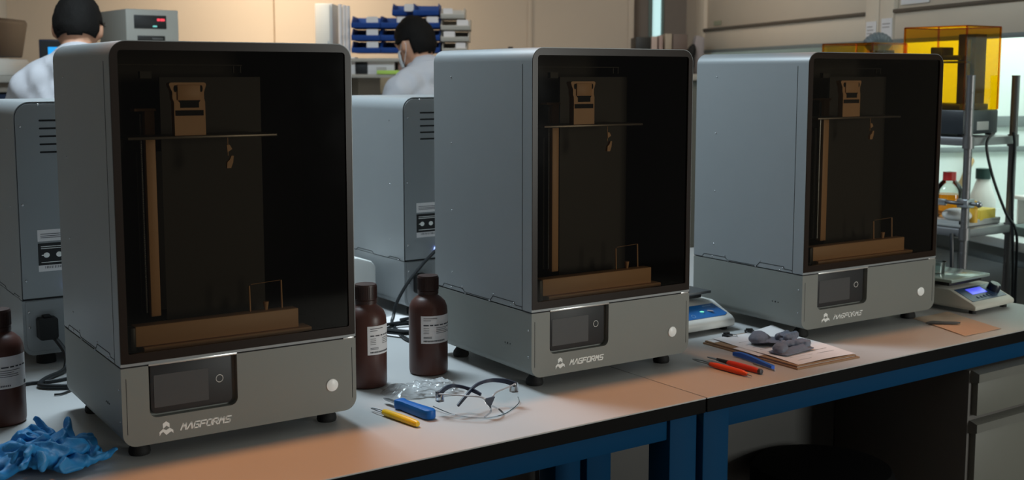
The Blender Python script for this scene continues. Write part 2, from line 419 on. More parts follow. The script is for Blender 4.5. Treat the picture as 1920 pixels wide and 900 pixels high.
# ------------------------------------------------------------------ resin printers
W, D, H, SP = .40, .3685, .6555, .152
def make_printer(label, loc, rz):
    t = thing('resin_printer', label, 'printer', loc, rz, 'resin printers facing the front of the benches')
    # lower body with a notch for the touch panel
    nx0, nx1, nz = .0425, .1862, .067
    out = rrect(0, W, .025, SP - .0006, .022, 0)
    i = len(out) - 2
    notch = [(nx1, SP - .0006)] + [(nx1 - .012 + .012 * math.cos(a), nz + .012 + .012 * math.sin(a)) for a in [-k * PI / 12 for k in range(7)]] \
        + [(nx0 + .012 - .012 * math.sin(a), nz + .012 - .012 * math.cos(a)) for a in [k * PI / 12 for k in range(7)]] + [(nx0, SP - .0006)]
    b = MB(); b.prism(out[:i + 1] + notch + out[i + 1:], 0, .013, 'y'); b.prism(out, .013, D, 'y')
    base = b.build('base', GREY2, t)
    b = MB(); P = rrect(nx0 + .0035, nx1 - .007, nz + .004, SP - .002, .010, .004)
    b.prism(P, .0055, .0125, 'y', bev=.0012); sc = b.build('touch_panel', SCREENB, t)
    b = MB(); b.prism(rrect(.0515, .1395, .081, .1335, .001, .001, 2), .0048, .0056, 'y'); b.build('display', LCD, sc)
    b = MB(); ring = []
    for k in range(33): a = k * PI / 16; ring.append((.158 + .0058 * math.cos(a), .0050, .1135 + .0060 * math.sin(a)))
    b.tube(ring, .0005, 6, 1); b.build('home_ring', WHITEP, sc)
    b = MB(); b.box(nx0, nx1, -.0015, .006, SP - .0012, SP + .0022, .0006); b.build('silver_lip', SILVER, t, 'bright metal lip above the touch panel')
    b = MB(); b.box(.376, .396, -.0015, .004, SP - .0006, SP + .0022, .0005); b.build('silver_corner', SILVER, t, 'short bright metal edge at the door corner')
    b = MB(); b.box(.003, W - .003, .001, .012, SP + .0018, SP + .0062, .0005); b.build('sill', GREY2, t)
    b = MB(); b.box(.0005, W - .0005, .0004, .02, SP - .0012, SP + .0018); b.build('front_gap', SEAM, t)
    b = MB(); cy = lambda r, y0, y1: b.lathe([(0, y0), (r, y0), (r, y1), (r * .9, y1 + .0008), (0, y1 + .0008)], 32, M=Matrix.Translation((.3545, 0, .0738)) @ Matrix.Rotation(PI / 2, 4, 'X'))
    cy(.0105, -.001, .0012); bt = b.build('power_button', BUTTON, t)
    b = MB(); ring = [(.3545 + .0108 * math.cos(k * PI / 16), -.0006, .0738 + .0108 * math.sin(k * PI / 16)) for k in range(33)]; b.tube(ring, .0007, 6, 1); b.build('button_ring', SILVER, bt)
    # emblem and lettering
    s = .0225 / 113
    poly1 = [(255, 700), (288, 680), (318, 698), (318, 733), (290, 716), (257, 740)]
    poly2 = [(223, 767), (256, 742), (288, 752), (319, 735), (351, 752), (353, 780), (335, 764), (318, 772), (286, 792), (258, 766), (240, 775), (224, 798)]
    sk = lambda p: (.0563 + (p[0] - 223) * s * .86, .0362 + (797 - p[1] - (p[0] - 223) * .09) * s)
    b = MB(); b.prism([sk(p) for p in poly1], -.0005, .001, 'y'); b.prism([sk(p) for p in poly2], -.0005, .001, 'y'); b.build('emblem', WHITEP, t)
    b = MB(); word(b, 'MAGFORMS', .0905, .0402, .0096, .0078, .0026, .0021, -.0005, .001); b.build('lettering', WHITEP, t)
    for x in (.0075, .3925):
        b = MB(); b.box(x - .0004, x + .0004, -.0003, .001, .046, .135); b.build('panel_seam', SEAM, t)
    # upper shell, open at the front
    OUT = rrect(0, W, SP + .0018, H, .0005, .026, 8); IN = rrect(.006, W - .006, SP + .006, H - .006, .0005, .021, 8)
    bm = bmesh.new(); v = lambda L, y: [bm.verts.new((p[0], y, p[1])) for p in L]
    A, B, C, E = v(OUT, .0), v(OUT, D), v(IN, .0), v(IN, .30); n = len(OUT)
    for k in range(n):
        j = (k + 1) % n
        bm.faces.new((A[k], A[j], B[j], B[k])); bm.faces.new((A[j], A[k], C[k], C[j])); bm.faces.new((C[k], E[k], E[j], C[j]))
    bm.faces.new(B); bm.faces.new(E[::-1]); bmesh.ops.recalc_face_normals(bm, faces=bm.faces[:])
    b = MB(); b.bm.free(); b.bm = bm; b.build('shell', GREY, t)
    # chamber lining
    IN2 = rrect(.0065, W - .0065, SP + .0068, H - .0065, .0005, .0205, 8)
    bm = bmesh.new(); A, B = v(IN2, .007), v(IN2, .20)
    A, B = [bm.verts.new((p[0], .007, p[1])) for p in IN2], [bm.verts.new((p[0], .20, p[1])) for p in IN2]
    for k in range(len(IN2)): j = (k + 1) % len(IN2); bm.faces.new((A[k], A[j], B[j], B[k]))
    bm.faces.new(B); b = MB(); b.bm.free(); b.bm = bm; b.build('chamber', INNER, t)
    # door: border + smoked pane
    OD = rrect(.0007, W - .0016, SP + .0066, H - .0012, .0005, .0252, 8); ID = rrect(.0125, W - .0125, SP + .021, H - .0145, .003, .006, 8)
    bm = bmesh.new(); y0, y1 = -.0012, .0045
    vv = lambda L, y: [bm.verts.new((p[0], y, p[1])) for p in L]
    A, B, C, E = vv(OD, y0), vv(OD, y1), vv(ID, y0), vv(ID, y1)
    for k in range(len(OD)):
        j = (k + 1) % len(OD)
        bm.faces.new((A[k], A[j], B[j], B[k])); bm.faces.new((C[j], C[k], E[k], E[j])); bm.faces.new((A[j], A[k], C[k], C[j])); bm.faces.new((B[k], B[j], E[j], E[k]))
    bmesh.ops.recalc_face_normals(bm, faces=bm.faces[:])
    b = MB(); b.bm.free(); b.bm = bm; door = b.build('door', DOORF, t, 'dark door border with rounded corners')
    b = MB(); b.grid(lambda u, q: (.0125 + u * (W - .025), .0015, SP + .021 + q * (H - .0145 - SP - .021)), 1, 1); b.build('pane', DOORG, door, 'smoked amber see-through pane')
    # seams on both sides
    for x, sx in ((-.0002, 1), (W + .0002, -1)):
        zz = [(.0, .1527), (.0318, .1527), (.033, .1600), (.057, .1600), (.059, .1650), (.137, .1650), (.146, .1560), (.246, .1560), (.255, .1620), (.330, .1620), (.338, .1540), (D - .002, .1540)]
        b = MB()
        for (p, q) in zip(zz, zz[1:]):
            d = (Vector(q) - Vector(p)).normalized(); nn = Vector((-d.y, d.x)) * .0006; e = d * .0004; P, Q = Vector(p), Vector(q)
            b.prism([tuple(P - e + nn), tuple(P - e - nn), tuple(Q + e - nn), tuple(Q + e + nn)], x - .0002, x + .0004, 'x')
        b.box(x - .0002, x + .0004, .0314, .0324, .16, .6245); b.build('side_seam', SEAM, t)
        for (y, z) in ((.296, .600), (.296, .463), (.296, .322), (.296, .191), (.0108, .117), (.0108, .065), (.30, .158), (.255, .1655), (.243, .1535), (.15, .1535), (.135, .1685), (.062, .162), (.072, .156)):
            b = MB(); b.ell((x, y, z), (.0012, .0019, .0019), n=10); b.build('screw', SCREW, t)
        b = MB()
        for y in (-.009, 0, .009): b.ell((x, .083 + y, .0795), (.0008, .0016, .0022 if y == 0 else .0013), n=10)
        b.build('side_port', SEAM, t)
    for x in (.036, W - .038):
        for y in (.042, .322):
            b = MB(); b.lathe([(0, 0), (.016, 0), (.0175, .004), (.0165, .011), (.010, .02), (.010, .0262), (0, .0262)], 20, (x, y, 0)); b.build('foot', RUBBER, t)
    # ---- contents of the chamber (each at its own depth)
    def inn(b, nm, mat, y, lab=None):
        o = b.build(nm, mat, t, lab); o['dep'] = y; return o
    b = MB(); b.box(.114, .2885, .130, .135, .17, .60); inn(b, 'back_plate', INPANEL, .10)
    b = MB(); b.box(.083, .099, .112, .128, .205, .545, .001); b.box(.066, .100, .108, .130, .545, .549); r_ = inn(b, 'rail', TAN, .10, 'tan vertical guide rail')
    b = MB(); b.cyl((.0765, .116, .212), (.0765, .116, .54), .0016, n=8)
    for k in range(90): b.lathe([(.0012, 0), (.0022, .0009), (.0012, .0018)], 8, (.0765, .116, .215 + k * .0036))
    inn(b, 'lead_screw', STEEL, .10)
    b = MB(); b.box(.0715, .0822, .1285, .131, .210, .478, .0004); b.box(.0995, .1135, .1285, .131, .212, .478, .0004); inn(b, 'slot', SEAM, .10)
    b = MB(); b.box(.033, .278, .032, .11, .5025, .5070, .001); pl = inn(b, 'build_plate', PLATE, .04)
    q = lambda p: (.1020 + (p[0] - 430) * .0002245, .5915 - (p[1] - 283) * .000226)
    b = MB(); b.prism([q(p) for p in ((462, 655), (462, 420), (452, 395), (452, 352), (430, 300), (432, 288), (445, 283), (683, 283), (695, 290), (696, 302), (680, 352), (680, 395), (686, 420), (687, 655))], .040, .055, 'y'); br = inn(b, 'plate_arm', TAN, .04, 'tan clamp bracket above the build plate')
    b = MB(); b.prism([q(p) for p in ((490, 408), (652, 408), (640, 425), (640, 460), (506, 460), (506, 425))], .0392, .0402, 'y'); b.prism([q(p) for p in ((470, 478), (672, 478), (672, 516), (470, 516))], .0392, .0402, 'y')
    b.prism([q((474 + 11 * math.cos(a), 326 + 24 * math.sin(a))) for a in [k * PI / 8 for k in range(16)]], .0392, .0402, 'y'); b.prism([q((659 + 11 * math.cos(a), 326 + 24 * math.sin(a))) for a in [k * PI / 8 for k in range(16)]], .0392, .0402, 'y')
    o = b.build('arm_opening', SEAM, br)
    b = MB(); b.prism([q(p) for p in ((486, 300), (650, 300), (650, 406), (486, 406))], .0375, .041, 'y', bev=.0006); b.build('clamp_block', TAN, br)
    b = MB(); b.box(.036, .3125, .040, .066, .1735, .2065, .0015); vt = inn(b, 'resin_vat', TAN, .04, 'tan resin tray at the chamber bottom')
    b = MB(); b.box(.047, .334, .034, .072, .1585, .1728, .001); b.build('vat_ledge', TAN, vt)
    b = MB(); b.box(.0275, .0355, .038, .064, .165, .2055, .001); b.build('vat_end', BLACKP, vt)
    b = MB(); b.cyl((.233, .058, .2065), (.233, .06, .2500), .0016, n=10); b.cyl((.290, .058, .2065), (.290, .06, .2545), .0016, n=10); b.cyl((.236, .06, .2520), (.288, .06, .2545), .0004, n=6); b.build('wire_handle', TAN, vt)
    b = MB(); b.lathe([(0, 0), (.003, 0), (.005, .014), (0, .015)], 12, (.261, .058, .2065)); b.build('knob', TAN, vt)
    b = MB(); b.prism([(.193, .452), (.200, .452), (.2035, .461), (.205, .472), (.201, .472), (.1985, .466), (.194, .462)], .040, .046, 'y'); b.cyl((.197, .045, .472), (.197, .045, .503), .0008, n=6); b.prism([(.195, .478), (.203, .483), (.199, .49), (.194, .49)], .041, .044, 'y'); inn(b, 'hook', TAN, .04)
    b = MB(); b.box(.02, .225, .045, .049, .6185, .6198); b.box(.209, .2105, .044, .048, .607, .618); b.box(.221, .2225, .044, .048, .607, .618); b.box(.06, .078, .05, .06, .598, .609); inn(b, 'top_bar', INPANEL, .04)
    return t
p1 = make_printer('grey printer with smoked door at the left, largest and nearest of the three', (.49183, 1.78222, T), -.01455)
def shift_inside(root, k):
    for ch in root.children:
        if 'dep' in ch.keys(): ch.location.x += k * ch['dep']
p2 = dup(p1, 'middle grey printer with smoked door, behind the safety glasses', (1.25838, 1.76499, T), -.0173)
p3 = dup(p1, 'grey printer with smoked door farthest right, behind the clipboard', (2.00906, 1.76050, T), -.02536)
shift_inside(p2, .44); shift_inside(p3, .68); p3.scale = (1.177, .99, 1)
for o in list(bpy.data.objects):
    if 'dep' in o.keys(): del o['dep']

# printers seen from behind
def make_rear(label, loc, rz):
    t = thing('shorter_printer', label, 'printer', loc, rz, 'printers turned away, backs showing')
    w_, d_, h_, sp = .40, .3685, .55, .1420
    b = MB(); b.prism(rrect(0, w_, .025, sp - .0007, .020, 0), .002, d_, 'y', bev=0); b.build('base', GREY, t)
    b = MB(); b.prism(rrect(0, w_, sp + .0007, h_, 0, .032, 10), .002, d_, 'y'); b.build('shell', GREY, t)
    b = MB(); b.prism(rrect(.002, w_ - .002, sp + .003, h_ - .004, .002, .029, 10), -.0005, .004, 'y', bev=.0007); bp = b.build('back_plate', GREY, t)
    b = MB(); b.prism(rrect(.0012, w_ - .0012, sp + .001, h_ - .0025, .002, .031, 10), .0005, .003, 'y'); b.build('plate_gap', SEAM, t)
    b = MB(); b.prism(rrect(.006, w_ - .006, .033, sp - .003, .016, .002), 0, .004, 'y', bev=.0006); b.build('lower_plate', GREY, t)
    b = MB(); b.box(.001, w_ - .001, .0008, .02, sp - .0012, sp + .0012); b.build('rear_gap', SEAM, t)
    for x, z in ((.0115, .500), (.047, .5435), (w_ - .0115, .5), (w_ - .047, .5435), (.0095, .1823), (w_ - .0095, .1823), (.0095, .34), (w_ - .0095, .34), (.012, .117), (.012, .085)):
        b = MB(); b.ell((x, -.001, z), (.0027, .0022, .0027), n=12); b.build('screw', SCREW, t)
    for k, z in enumerate((.5115, .4952, .479, .4628, .4466)):
        b = MB(); b.prism(rrect(.0475, .150, z - .0019, z + .0019, .0018, .0018, 4), -.0009, .001, 'y'); b.build('vent_slot', SEAM, bp)
    b = MB(); b.box(.0352, .125, -.0008, .001, .2625, .2865); lb = b.build('sticker', PAPER, bp, 'white printed sticker strip')
    b = MB(); b.box(.0352, .125, -.0008, .001, .1995, .2125); b.build('barcode_sticker', PAPER, bp, 'white barcode sticker strip')
    b = MB(); b.box(.0352, .125, -.001, .001, .2125, .2585); lb2 = b.build('black_label', BLACKP, bp, 'black rating sticker')
    b = MB()
    for z in (.2735, .270, .2775): b.box(.041, .041 + random.uniform(.05, .07), -.0011, .0, z - .0006, z + .0006)
    b.build('print', INK, bp); b = MB()
    for k in range(16): b.box(.048 + k * .0032, .048 + k * .0032 + random.uniform(.0008, .002), -.0011, .0, .2055, .2105)
    b.build('barcode', INK, bp)
    b = MB(); b.ell((.0515, -.0012, .2335), (.0062, .0006, .0055), n=14); b.box(.042, .05, -.0016, -.0006, .2325, .2345); b.ell((.0765, -.0012, .2335), (.0062, .0006, .0055), n=14)
    for z in (.2515, .2475, .2185): b.box(.041, .11, -.0014, -.0005, z - .0006, z + .0006)
    b.build('white_symbol', WHITEP, bp)
    b = MB(); b.prism(rrect(.0245, .063, .060, .1055, .007, .005, 4), -.030, .001, 'y', bev=.003); b.box(.036, .052, -.022, 0, .104, .110, .002); pg = b.build('mains_plug', RUBBER, t, 'black moulded mains plug')
    b = MB(); b.cyl((.052, -.02, .066), (.058, -.03, .058), .0055, .0045, 12); b.build('strain_relief', RUBBER, pg)
    b = MB(); b.ell((.089, -.003, .166), (.005, .005, .0075), n=14); b.build('blue_light', BLUELED, t, 'lit blue connector')
    b = MB(); b.prism(rrect(.012, w_ - .012, sp + .02, h_ - .012, .004, .02, 6), d_, d_ + .004, 'y'); b.build('door', DOORF, t)
    for sx in (-.0002, w_ + .0002):
        zz = [(.0, .1421), (.02, .1421), (.03, .147), (.075, .147), (.085, .142), (.16, .142), (.17, .148), (.25, .148), (.26, .1421), (d_, .1421)]
        b = MB()
        for (p, q) in zip(zz, zz[1:]):
            d = (Vector(q) - Vector(p)).normalized(); nn = Vector((-d.y, d.x)) * .0006; e = d * .0004; P, Q = Vector(p), Vector(q)
            b.prism([tuple(P - e + nn), tuple(P - e - nn), tuple(Q + e - nn), tuple(Q + e + nn)], sx - .0003, sx + .0004, 'x')
        b.build('side_seam', SEAM, t)
        for y, z in ((.072, .4927), (.0705, .3315), (.072, .19), (.02, .147), (.033, .143)):
            b = MB(); b.ell((sx, y, z), (.0012, .0018, .0018), n=10); b.build('screw', SCREW, t)
    for x in (.05, w_ - .05):
        for y in (.04, d_ - .04):
            b = MB(); b.lathe([(0, 0), (.020, 0), (.020, .012), (.014, .027), (0, .027)], 20, (x, y, 0)); b.build('foot', RUBBER, t)
    return t
r1 = make_rear('grey machine showing its vented back at the far left, behind the cut-off bottle', (.4976, 2.50216, T), -.0087)
r2 = dup(r1, 'grey machine showing its vented back between the left and middle printers', (1.39528, 2.50316, T), .0077)

# ------------------------------------------------------------------ bottles
def bottle(label, x, y, sc, rz, cap_h=1.0):
    t = thing('resin_bottle', label, 'bottle', (x, y, T), rz, 'brown resin bottles on the bench')
    r = .0398
    b = MB(); b.lathe([(0, 0), (r - .005, 0), (r - .001, .003), (r, .008), (r, .128), (r - .001, .138), (r - .005, .148), (r - .013, .156), (.021, .160), (.0195, .163), (.0195, .172), (0, .172)], 48); bd = b.build('body', BROWNB, t)
    b = MB(); b.lathe([(0, .1635), (.0215, .1635), (.0215, .170), (.0205, .1708), (.0215, .1716), (.0215, .1985), (.0205, .2008), (0, .2010)], 48)
    for k in range(40):
        a = k * PI / 20; b.box(-.0006, .0006, .0212, .0222, .173, .197, M=Matrix.Rotation(a, 4, 'Z'))
    b.build('cap', CAPB, t)
    a0, a1 = math.radians(-172), math.radians(-38)
    b = MB(); b.grid(lambda u, q: ((r + .0004) * math.cos(a0 + u * (a1 - a0)), (r + .0004) * math.sin(a0 + u * (a1 - a0)), .068 + q * .056), 24, 1); lb = b.build('label', PAPER, bd, 'white printed paper label')
    b = MB()
    def bar(ua, ub, z, h):
        b.grid(lambda u, q: ((r + .0008) * math.cos(a0 + (ua + u * (ub - ua)) * (a1 - a0)), (r + .0008) * math.sin(a0 + (ua + u * (ub - ua)) * (a1 - a0)), z + q * h), 6, 1)
    bar(.06, .36, .1185, .0012); bar(.06, .22, .1145, .001)
    u = .06
    while u < .9:
        wv = random.uniform(.05, .14); bar(u, u + wv, .104, .0024); u += wv + .025
    for z in (.099, .0955, .092, .0885): bar(.06, .18, z, .0008); bar(.34, random.uniform(.6, .8), z, .0009)
    for z in (.081, .0785): bar(.06, .24, z, .001)
    u = .06
    while u < .55: bar(u, u + .02, .0715, .003); u += .03
    bar(.88, .95, .0705, .006)
    b.build('label_print', INK, lb)
    t.scale = sc
    return t
bottle('brown screw-cap bottle cut off by the left edge, above the blue gloves', .3815, 2.1305, (1.02, 1.02, 1.0), math.radians(20))
bottle('brown screw-cap bottle tucked against the right side of the nearest printer', 1.0222, 1.9900, (1.0, 1.0, 1.0), math.radians(58))
bottle('brown screw-cap bottle left of the middle printer, its label fully visible', 1.1717, 2.0060, (.99, .99, 1.0), math.radians(30))

# ------------------------------------------------------------------ blue nitrile gloves
def glove_mesh(seed, sx=1.0):
    rnd = random.Random(seed); b = MB()
    b.ell((0, 0, .012), (.042, .048, .013)); b.ell((0, -.052, .010), (.036, .035, .011))
    for k, (x, l, a) in enumerate(((-.032, .060, .35), (-.012, .072, .12), (.010, .070, -.12), (.031, .055, -.38))):
        a += rnd.uniform(-.3, .3); p = Vector((x, .036, .012)); m_ = p + Vector((-math.sin(a), math.cos(a), 0)) * l * .5 + Vector((0, 0, rnd.uniform(0, .018)))
        a2 = a + rnd.uniform(-.8, .8); e = m_ + Vector((-math.sin(a2), math.cos(a2), 0)) * l * .5; e.z = max(.008, m_.z + rnd.uniform(-.015, .012))
        b.cap(p, m_, .0105, .0095, 12); b.cap(m_, e, .0095, .008, 12)
    p = Vector((.034, -.012, .012)); e = p + Vector((.034, .022, rnd.uniform(0, .015))); b.cap(p, e, .012, .009, 12)
    me = remesh(b, .0032, 1)
    off = Vector((seed * 3.1, seed * 1.7, 0))
    for v in me.vertices:
        c = v.co.copy(); hgt = min(1, max(0, c.z / .012))
        d = Vector((noise.noise(c * 30 + off * 3), noise.noise(c * 30 + off * 5), 0)) * .010
        a1 = c.x * math.cos(seed) + c.y * math.sin(seed)
        fold = (1 - abs(math.sin(a1 * 46 + noise.noise(c * 16 + off) * 2.6))) ** 1.3 * .015
        crease = (1 - abs(noise.noise(c * 42 + off * 2)) * 2.2) * .0035
        v.co = c + d + Vector((0, 0, hgt * (fold + crease + noise.noise(c * 18 + off) * .006)))
    bm = bmesh.new(); bm.from_mesh(me)
    for _ in range(3): bmesh.ops.smooth_vert(bm, verts=bm.verts, factor=.5, use_axis_x=True, use_axis_y=True, use_axis_z=True)
    bm.to_mesh(me); bm.free()
    zmin = min(v.co.z for v in me.vertices)
    for v in me.vertices: v.co.z -= zmin
    return me
GL = 'crumpled nitrile gloves in the front left corner'
for k, (x, y, z, rz, tx, sc, lab) in enumerate((
        (.405, 1.845, .0, 2.2, .0, .92, 'crumpled blue glove lying flat at the bottom of the glove pile'),
        (.425, 1.905, .004, .9, .06, .62, 'crumpled blue glove at the back of the pile, standing up highest'),
        (.352, 1.895, .004, -1.2, .05, .70, 'crumpled blue glove at the left of the pile, cut by the frame edge'),
        (.428, 1.805, .003, -.75, -.05, .60, 'crumpled blue glove at the right of the pile, nearest the printer'),
        (.395, 1.820, .018, 1.75, .06, .66, 'crumpled blue glove lying on top at the front of the pile'))):
    o = link('nitrile_glove', glove_mesh(k + 1), BLUEG, ang=180); o.location = (x, y, T + z); o.rotation_euler = (tx, 0, rz); o.scale = (sc, sc, sc * (1.3 if k == 1 else 1.0)); tag(o, lab, 'glove', GL)

# ------------------------------------------------------------------ hand tools
def tool_frame(p, q):
    p, q = Vector(p), Vector(q); d = q - p
    return (p.x, p.y, T), math.atan2(d.y, d.x), d.length
# yellow tool: thin split steel tip, round yellow handle
loc, rz, L = tool_frame((.9453, 1.822), (.9648, 1.690))
t = thing('modelling_tool', 'small yellow-handled tool with split steel tip, in front of the blue knife', 'tool', loc, rz)
b = MB(); b.tube([(.036, 0, .0065), (.05, 0, .0068), (.10, 0, .0066), (.126, 0, .0062), (L, 0, .006)], [.0052, .0062, .0066, .0064, .0058, .0045], 14, 5); b.build('handle', YEL, t)
b = MB(); b.tube([(.04, .0025, .0065), (.02, .0036, .0065), (0, .0015, .006)], .0012, 8, 4); b.tube([(.04, -.0025, .0065), (.02, -.0036, .0065), (0, -.0015, .006)], .0012, 8, 4); b.build('steel_tip', STEEL, t)
# blue knife
loc, rz, L = tool_frame((.9881, 1.8564), (1.0075, 1.7100))
t = thing('craft_knife', 'blue chunky-handled knife with serrated steel blade beside the yellow tool', 'knife', loc, rz)
b = MB(); b.prism([(.044, .011), (.044, -.011), (.052, -.0115), (.062, -.0085), (.10, -.0105), (L - .012, -.012), (L - .003, -.009), (L, 0), (L - .003, .009), (L - .012, .0115), (.10, .0095), (.062, .0085), (.052, .0115)], .001, .019, 'z', bev=.004); b.build('handle', BLUET, t)
b = MB(); b.prism([(0, .0005), (.006, .0055), (.046, .0055), (.046, -.0055), (.012, -.0055), (0, -.0015)], .0085, .0105, 'z', bev=.0004)
for k in range(10): b.box(.008 + k * .0036, .0095 + k * .0036, -.004, .004, .0102, .0112)
b.build('blade', STEEL, t)
# two orange tools and a blue one
def spat(p, q, label, mat, cat, tipcol, sh, name):
    loc, rz, L = tool_frame(p, q); t = thing(name, label, cat, loc, rz)
    hl = L * sh
    b = MB(); b.tube([(hl, 0, .0062), (hl + (L - hl) * .3, 0, .0064), (hl + (L - hl) * .8, 0, .0064), (L, 0, .0056)], [.0044, .0060, .0062, .0058, .0030], 14, 5); b.build('handle', mat, t)
    return t, hl, L
t, hl, L = spat((1.674, 1.760), (1.6800, 1.6085), 'orange-handled loop tool, the nearer one, at the table front', ORANGE, 'tool', STEEL, .33, 'loop_tool')
b = MB(); b.tube([(hl + .004, .001, .0062), (hl * .55, .0058, .0068), (hl * .2, .0038, .0068), (0, 0, .0068)], .0011, 8, 5); b.tube([(hl + .004, -.001, .0062), (hl * .55, -.0058, .0068), (hl * .2, -.0038, .0068), (0, 0, .0068)], .0011, 8, 5); b.build('wire_loop', STEEL, t)
b = MB(); b.cyl((hl - .004, 0, .0062), (hl + .003, 0, .0062), .004, n=14); b.build('ferrule', STEEL, t)
b = MB(); b.cyl((L - .002, 0, .0056), (L + .012, 0, .0045), .0022, .0008, 10); b.build('point', STEEL, t)
t, hl, L = spat((1.7150, 1.7570), (1.7170, 1.6060), 'orange-red handled scraper lying between the loop tool and the blue spatula', M('orange_red_handle', (206, 58, 36), .4), 'tool', STEEL, .38, 'scraper_tool')
b = MB(); b.prism([(0, -.003), (.012, -.0042), (hl * .8, -.0034), (hl + .003, -.002), (hl + .003, .002), (hl * .8, .0034), (.012, .0042), (0, .003)], .0055, .0072, 'z', bev=.0004); b.build('blade', STEEL, t)
b = MB(); b.cyl((hl - .03, 0, .0064), (hl + .004, 0, .0064), .0034, .0046, 14); b.build('ferrule', M('dark_ferrule', (66, 66, 70), .4, .6), t)
b = MB(); b.lathe([(0, 0), (.0056, 0), (.0060, .003), (.005, .007), (0, .008)], 14, M=Matrix.Translation((L - .006, 0, .006)) @ Matrix.Rotation(PI / 2, 4, 'Y')); b.build('end_cap', M('slate_end_cap', (60, 62, 72), .4), t)
loc, rz, L = tool_frame((1.7830, 1.7480), (1.7650, 1.6130))
t = thing('plastic_spatula', 'bright blue plastic spatula with curved handle beside the clipboard', 'spatula', loc, rz)
b = MB(); b.strip([(0, .0, .006), (.02, .003, .0075), (.06, .002, .0075), (.10, -.001, .0065), (L - .004, -.002, .0055)], .0095, .0085, sub=6, taper=[.75, 1.05, 1.0, .9, .8])
b.build('handle', BLUED, t)
b = MB(); b.cyl((L * .55, -.0065, .0022), (L + .006, -.005, .0022), .0020, .0014, 10); b.build('steel_pin', STEEL, t)

# ------------------------------------------------------------------ safety glasses
gl = thing('safety_glasses', 'clear safety glasses with dark folded arms in front of the middle printer', 'glasses', (1.10, 1.72, T))
def gp(x, y, z): return Vector((x - 1.10, y - 1.72, z))
base = smooth([gp(1.0420, 1.7690, .006), gp(1.0540, 1.7130, .002), gp(1.0850, 1.6725, .0012), gp(1.1290, 1.6690, .0012), gp(1.1850, 1.7040, .003), gp(1.2010, 1.7280, .008)], 12)
topc = smooth([gp(1.0262, 1.7225, .0420), gp(1.0400, 1.7060, .0425), gp(1.0800, 1.6690, .0420), gp(1.1150, 1.6745, .0425), gp(1.1560, 1.6900, .0430), gp(1.1740, 1.6990, .0430)], 12)
nl = len(base)
def lens(u, q):
    k = u * (nl - 1); a = int(min(k, nl - 2)); f = k - a
    B = base[a].lerp(base[a + 1], f); Tp = topc[a].lerp(topc[a + 1], f)
    # nose notch dips the upper rim
    d = math.exp(-((u - .50) / .07) ** 2); Tp = Tp + Vector((0, 0, -.012 * d))
    m_ = B.lerp(Tp, q); bul = math.sin(q * PI) * .005
    return m_ + Vector((.3, -.9, 0)) * bul
b = MB(); b.grid(lens, 48, 10); ln = b.build('lens', CLEAR, gl)
b = MB(); b.tube([lens(i / 30, 1) for i in range(31)], [.0016, .0013, .0013, .0018, .0018, .0013, .0013, .0016], 8, 2); b.build('brow_bar', M('smoky_brow_bar', (160, 163, 168), .25), gl)
b = MB(); b.tube([lens(i / 30, 0) for i in range(31)], .0008, 6, 2); b.build('lens_edge', CLEARF, ln)
b = MB(); nb = lens(.5, 1); b.prism([(-.011, .006), (.011, .007), (.004, -.006), (0, -.009), (-.004, -.006)], -.002, .002, 'y', M=Matrix.Translation(nb + Vector((0, -.001, 0)))); b.build('bridge', NAVY, gl, 'dark nose bridge')
b = MB(); b.strip([nb + Vector((0, 0, -.006)), lens(.47, .4), lens(.42, .03)], .003, .002); b.strip([nb + Vector((0, 0, -.006)), lens(.55, .4), lens(.60, .03)], .003, .002); b.build('nose_pad', CLEARF, gl)
for nm, pts in (('temple', [lens(0, .97), gp(1.045, 1.7330, .046), gp(1.0640, 1.7400, .047), gp(1.0815, 1.7350, .044), gp(1.0930, 1.7150, .040), gp(1.098, 1.696, .036)]),
                ('temple', [lens(1, .97), gp(1.1660, 1.7190, .045), gp(1.1420, 1.7310, .0475), gp(1.1090, 1.7250, .046), gp(1.0780, 1.7080, .038), gp(1.0520, 1.7000, .022)])):
    b = MB(); b.strip(pts, .0088, .0032, sub=8, taper=[1.1, 1.0, .8, .62, .62, .8, .55]); b.build(nm, NAVY, gl, 'dark navy folded arm')
for u in (.0, 1.0):
    p = lens(u, .8); b = MB(); s = 1 if u == 0 else -1
    b.box(p.x - .002, p.x + .010 if s > 0 else p.x + .002, p.y - .003, p.y + .010, p.z - .010, p.z + .008, .0012) if s > 0 else b.box(p.x - .010, p.x + .002, p.y - .003, p.y + .010, p.z - .010, p.z + .008, .0012)
    b.build('hinge', CLEARF, gl)

# crumpled clear bag
def bag(u, q):
    x = (u - .5) * .150; y = (q - .5) * .085
    e = max(0, 1 - (2 * abs(u - .5)) ** 4) * max(0, 1 - (2 * abs(q - .5)) ** 4)
    c = Vector((x * 32, y * 32, 3.3)); n1 = 1 - abs(noise.noise(c)) * 2; n2 = noise.noise(c * 2.3 + Vector((5, 2, 1))); n3 = 1 - abs(noise.noise(c * 3.1)) * 2
    return Vector((x + noise.noise(c * 1.3 + Vector((9, 0, 0))) * .010, y + noise.noise(c * 1.3 + Vector((0, 9, 0))) * .010, max(.0006, .003 + e * (.007 + n1 * .008 + n2 * .004 + n3 * .004))))
b = MB(); b.grid(bag, 70, 44); o = b.build('plastic_bag', FILM, ang=20); o.location = (1.083, 1.880, T); o.rotation_euler = (0, 0, math.radians(-12)); tag(o, 'crumpled clear plastic bag between the brown bottles and the safety glasses', 'bag')

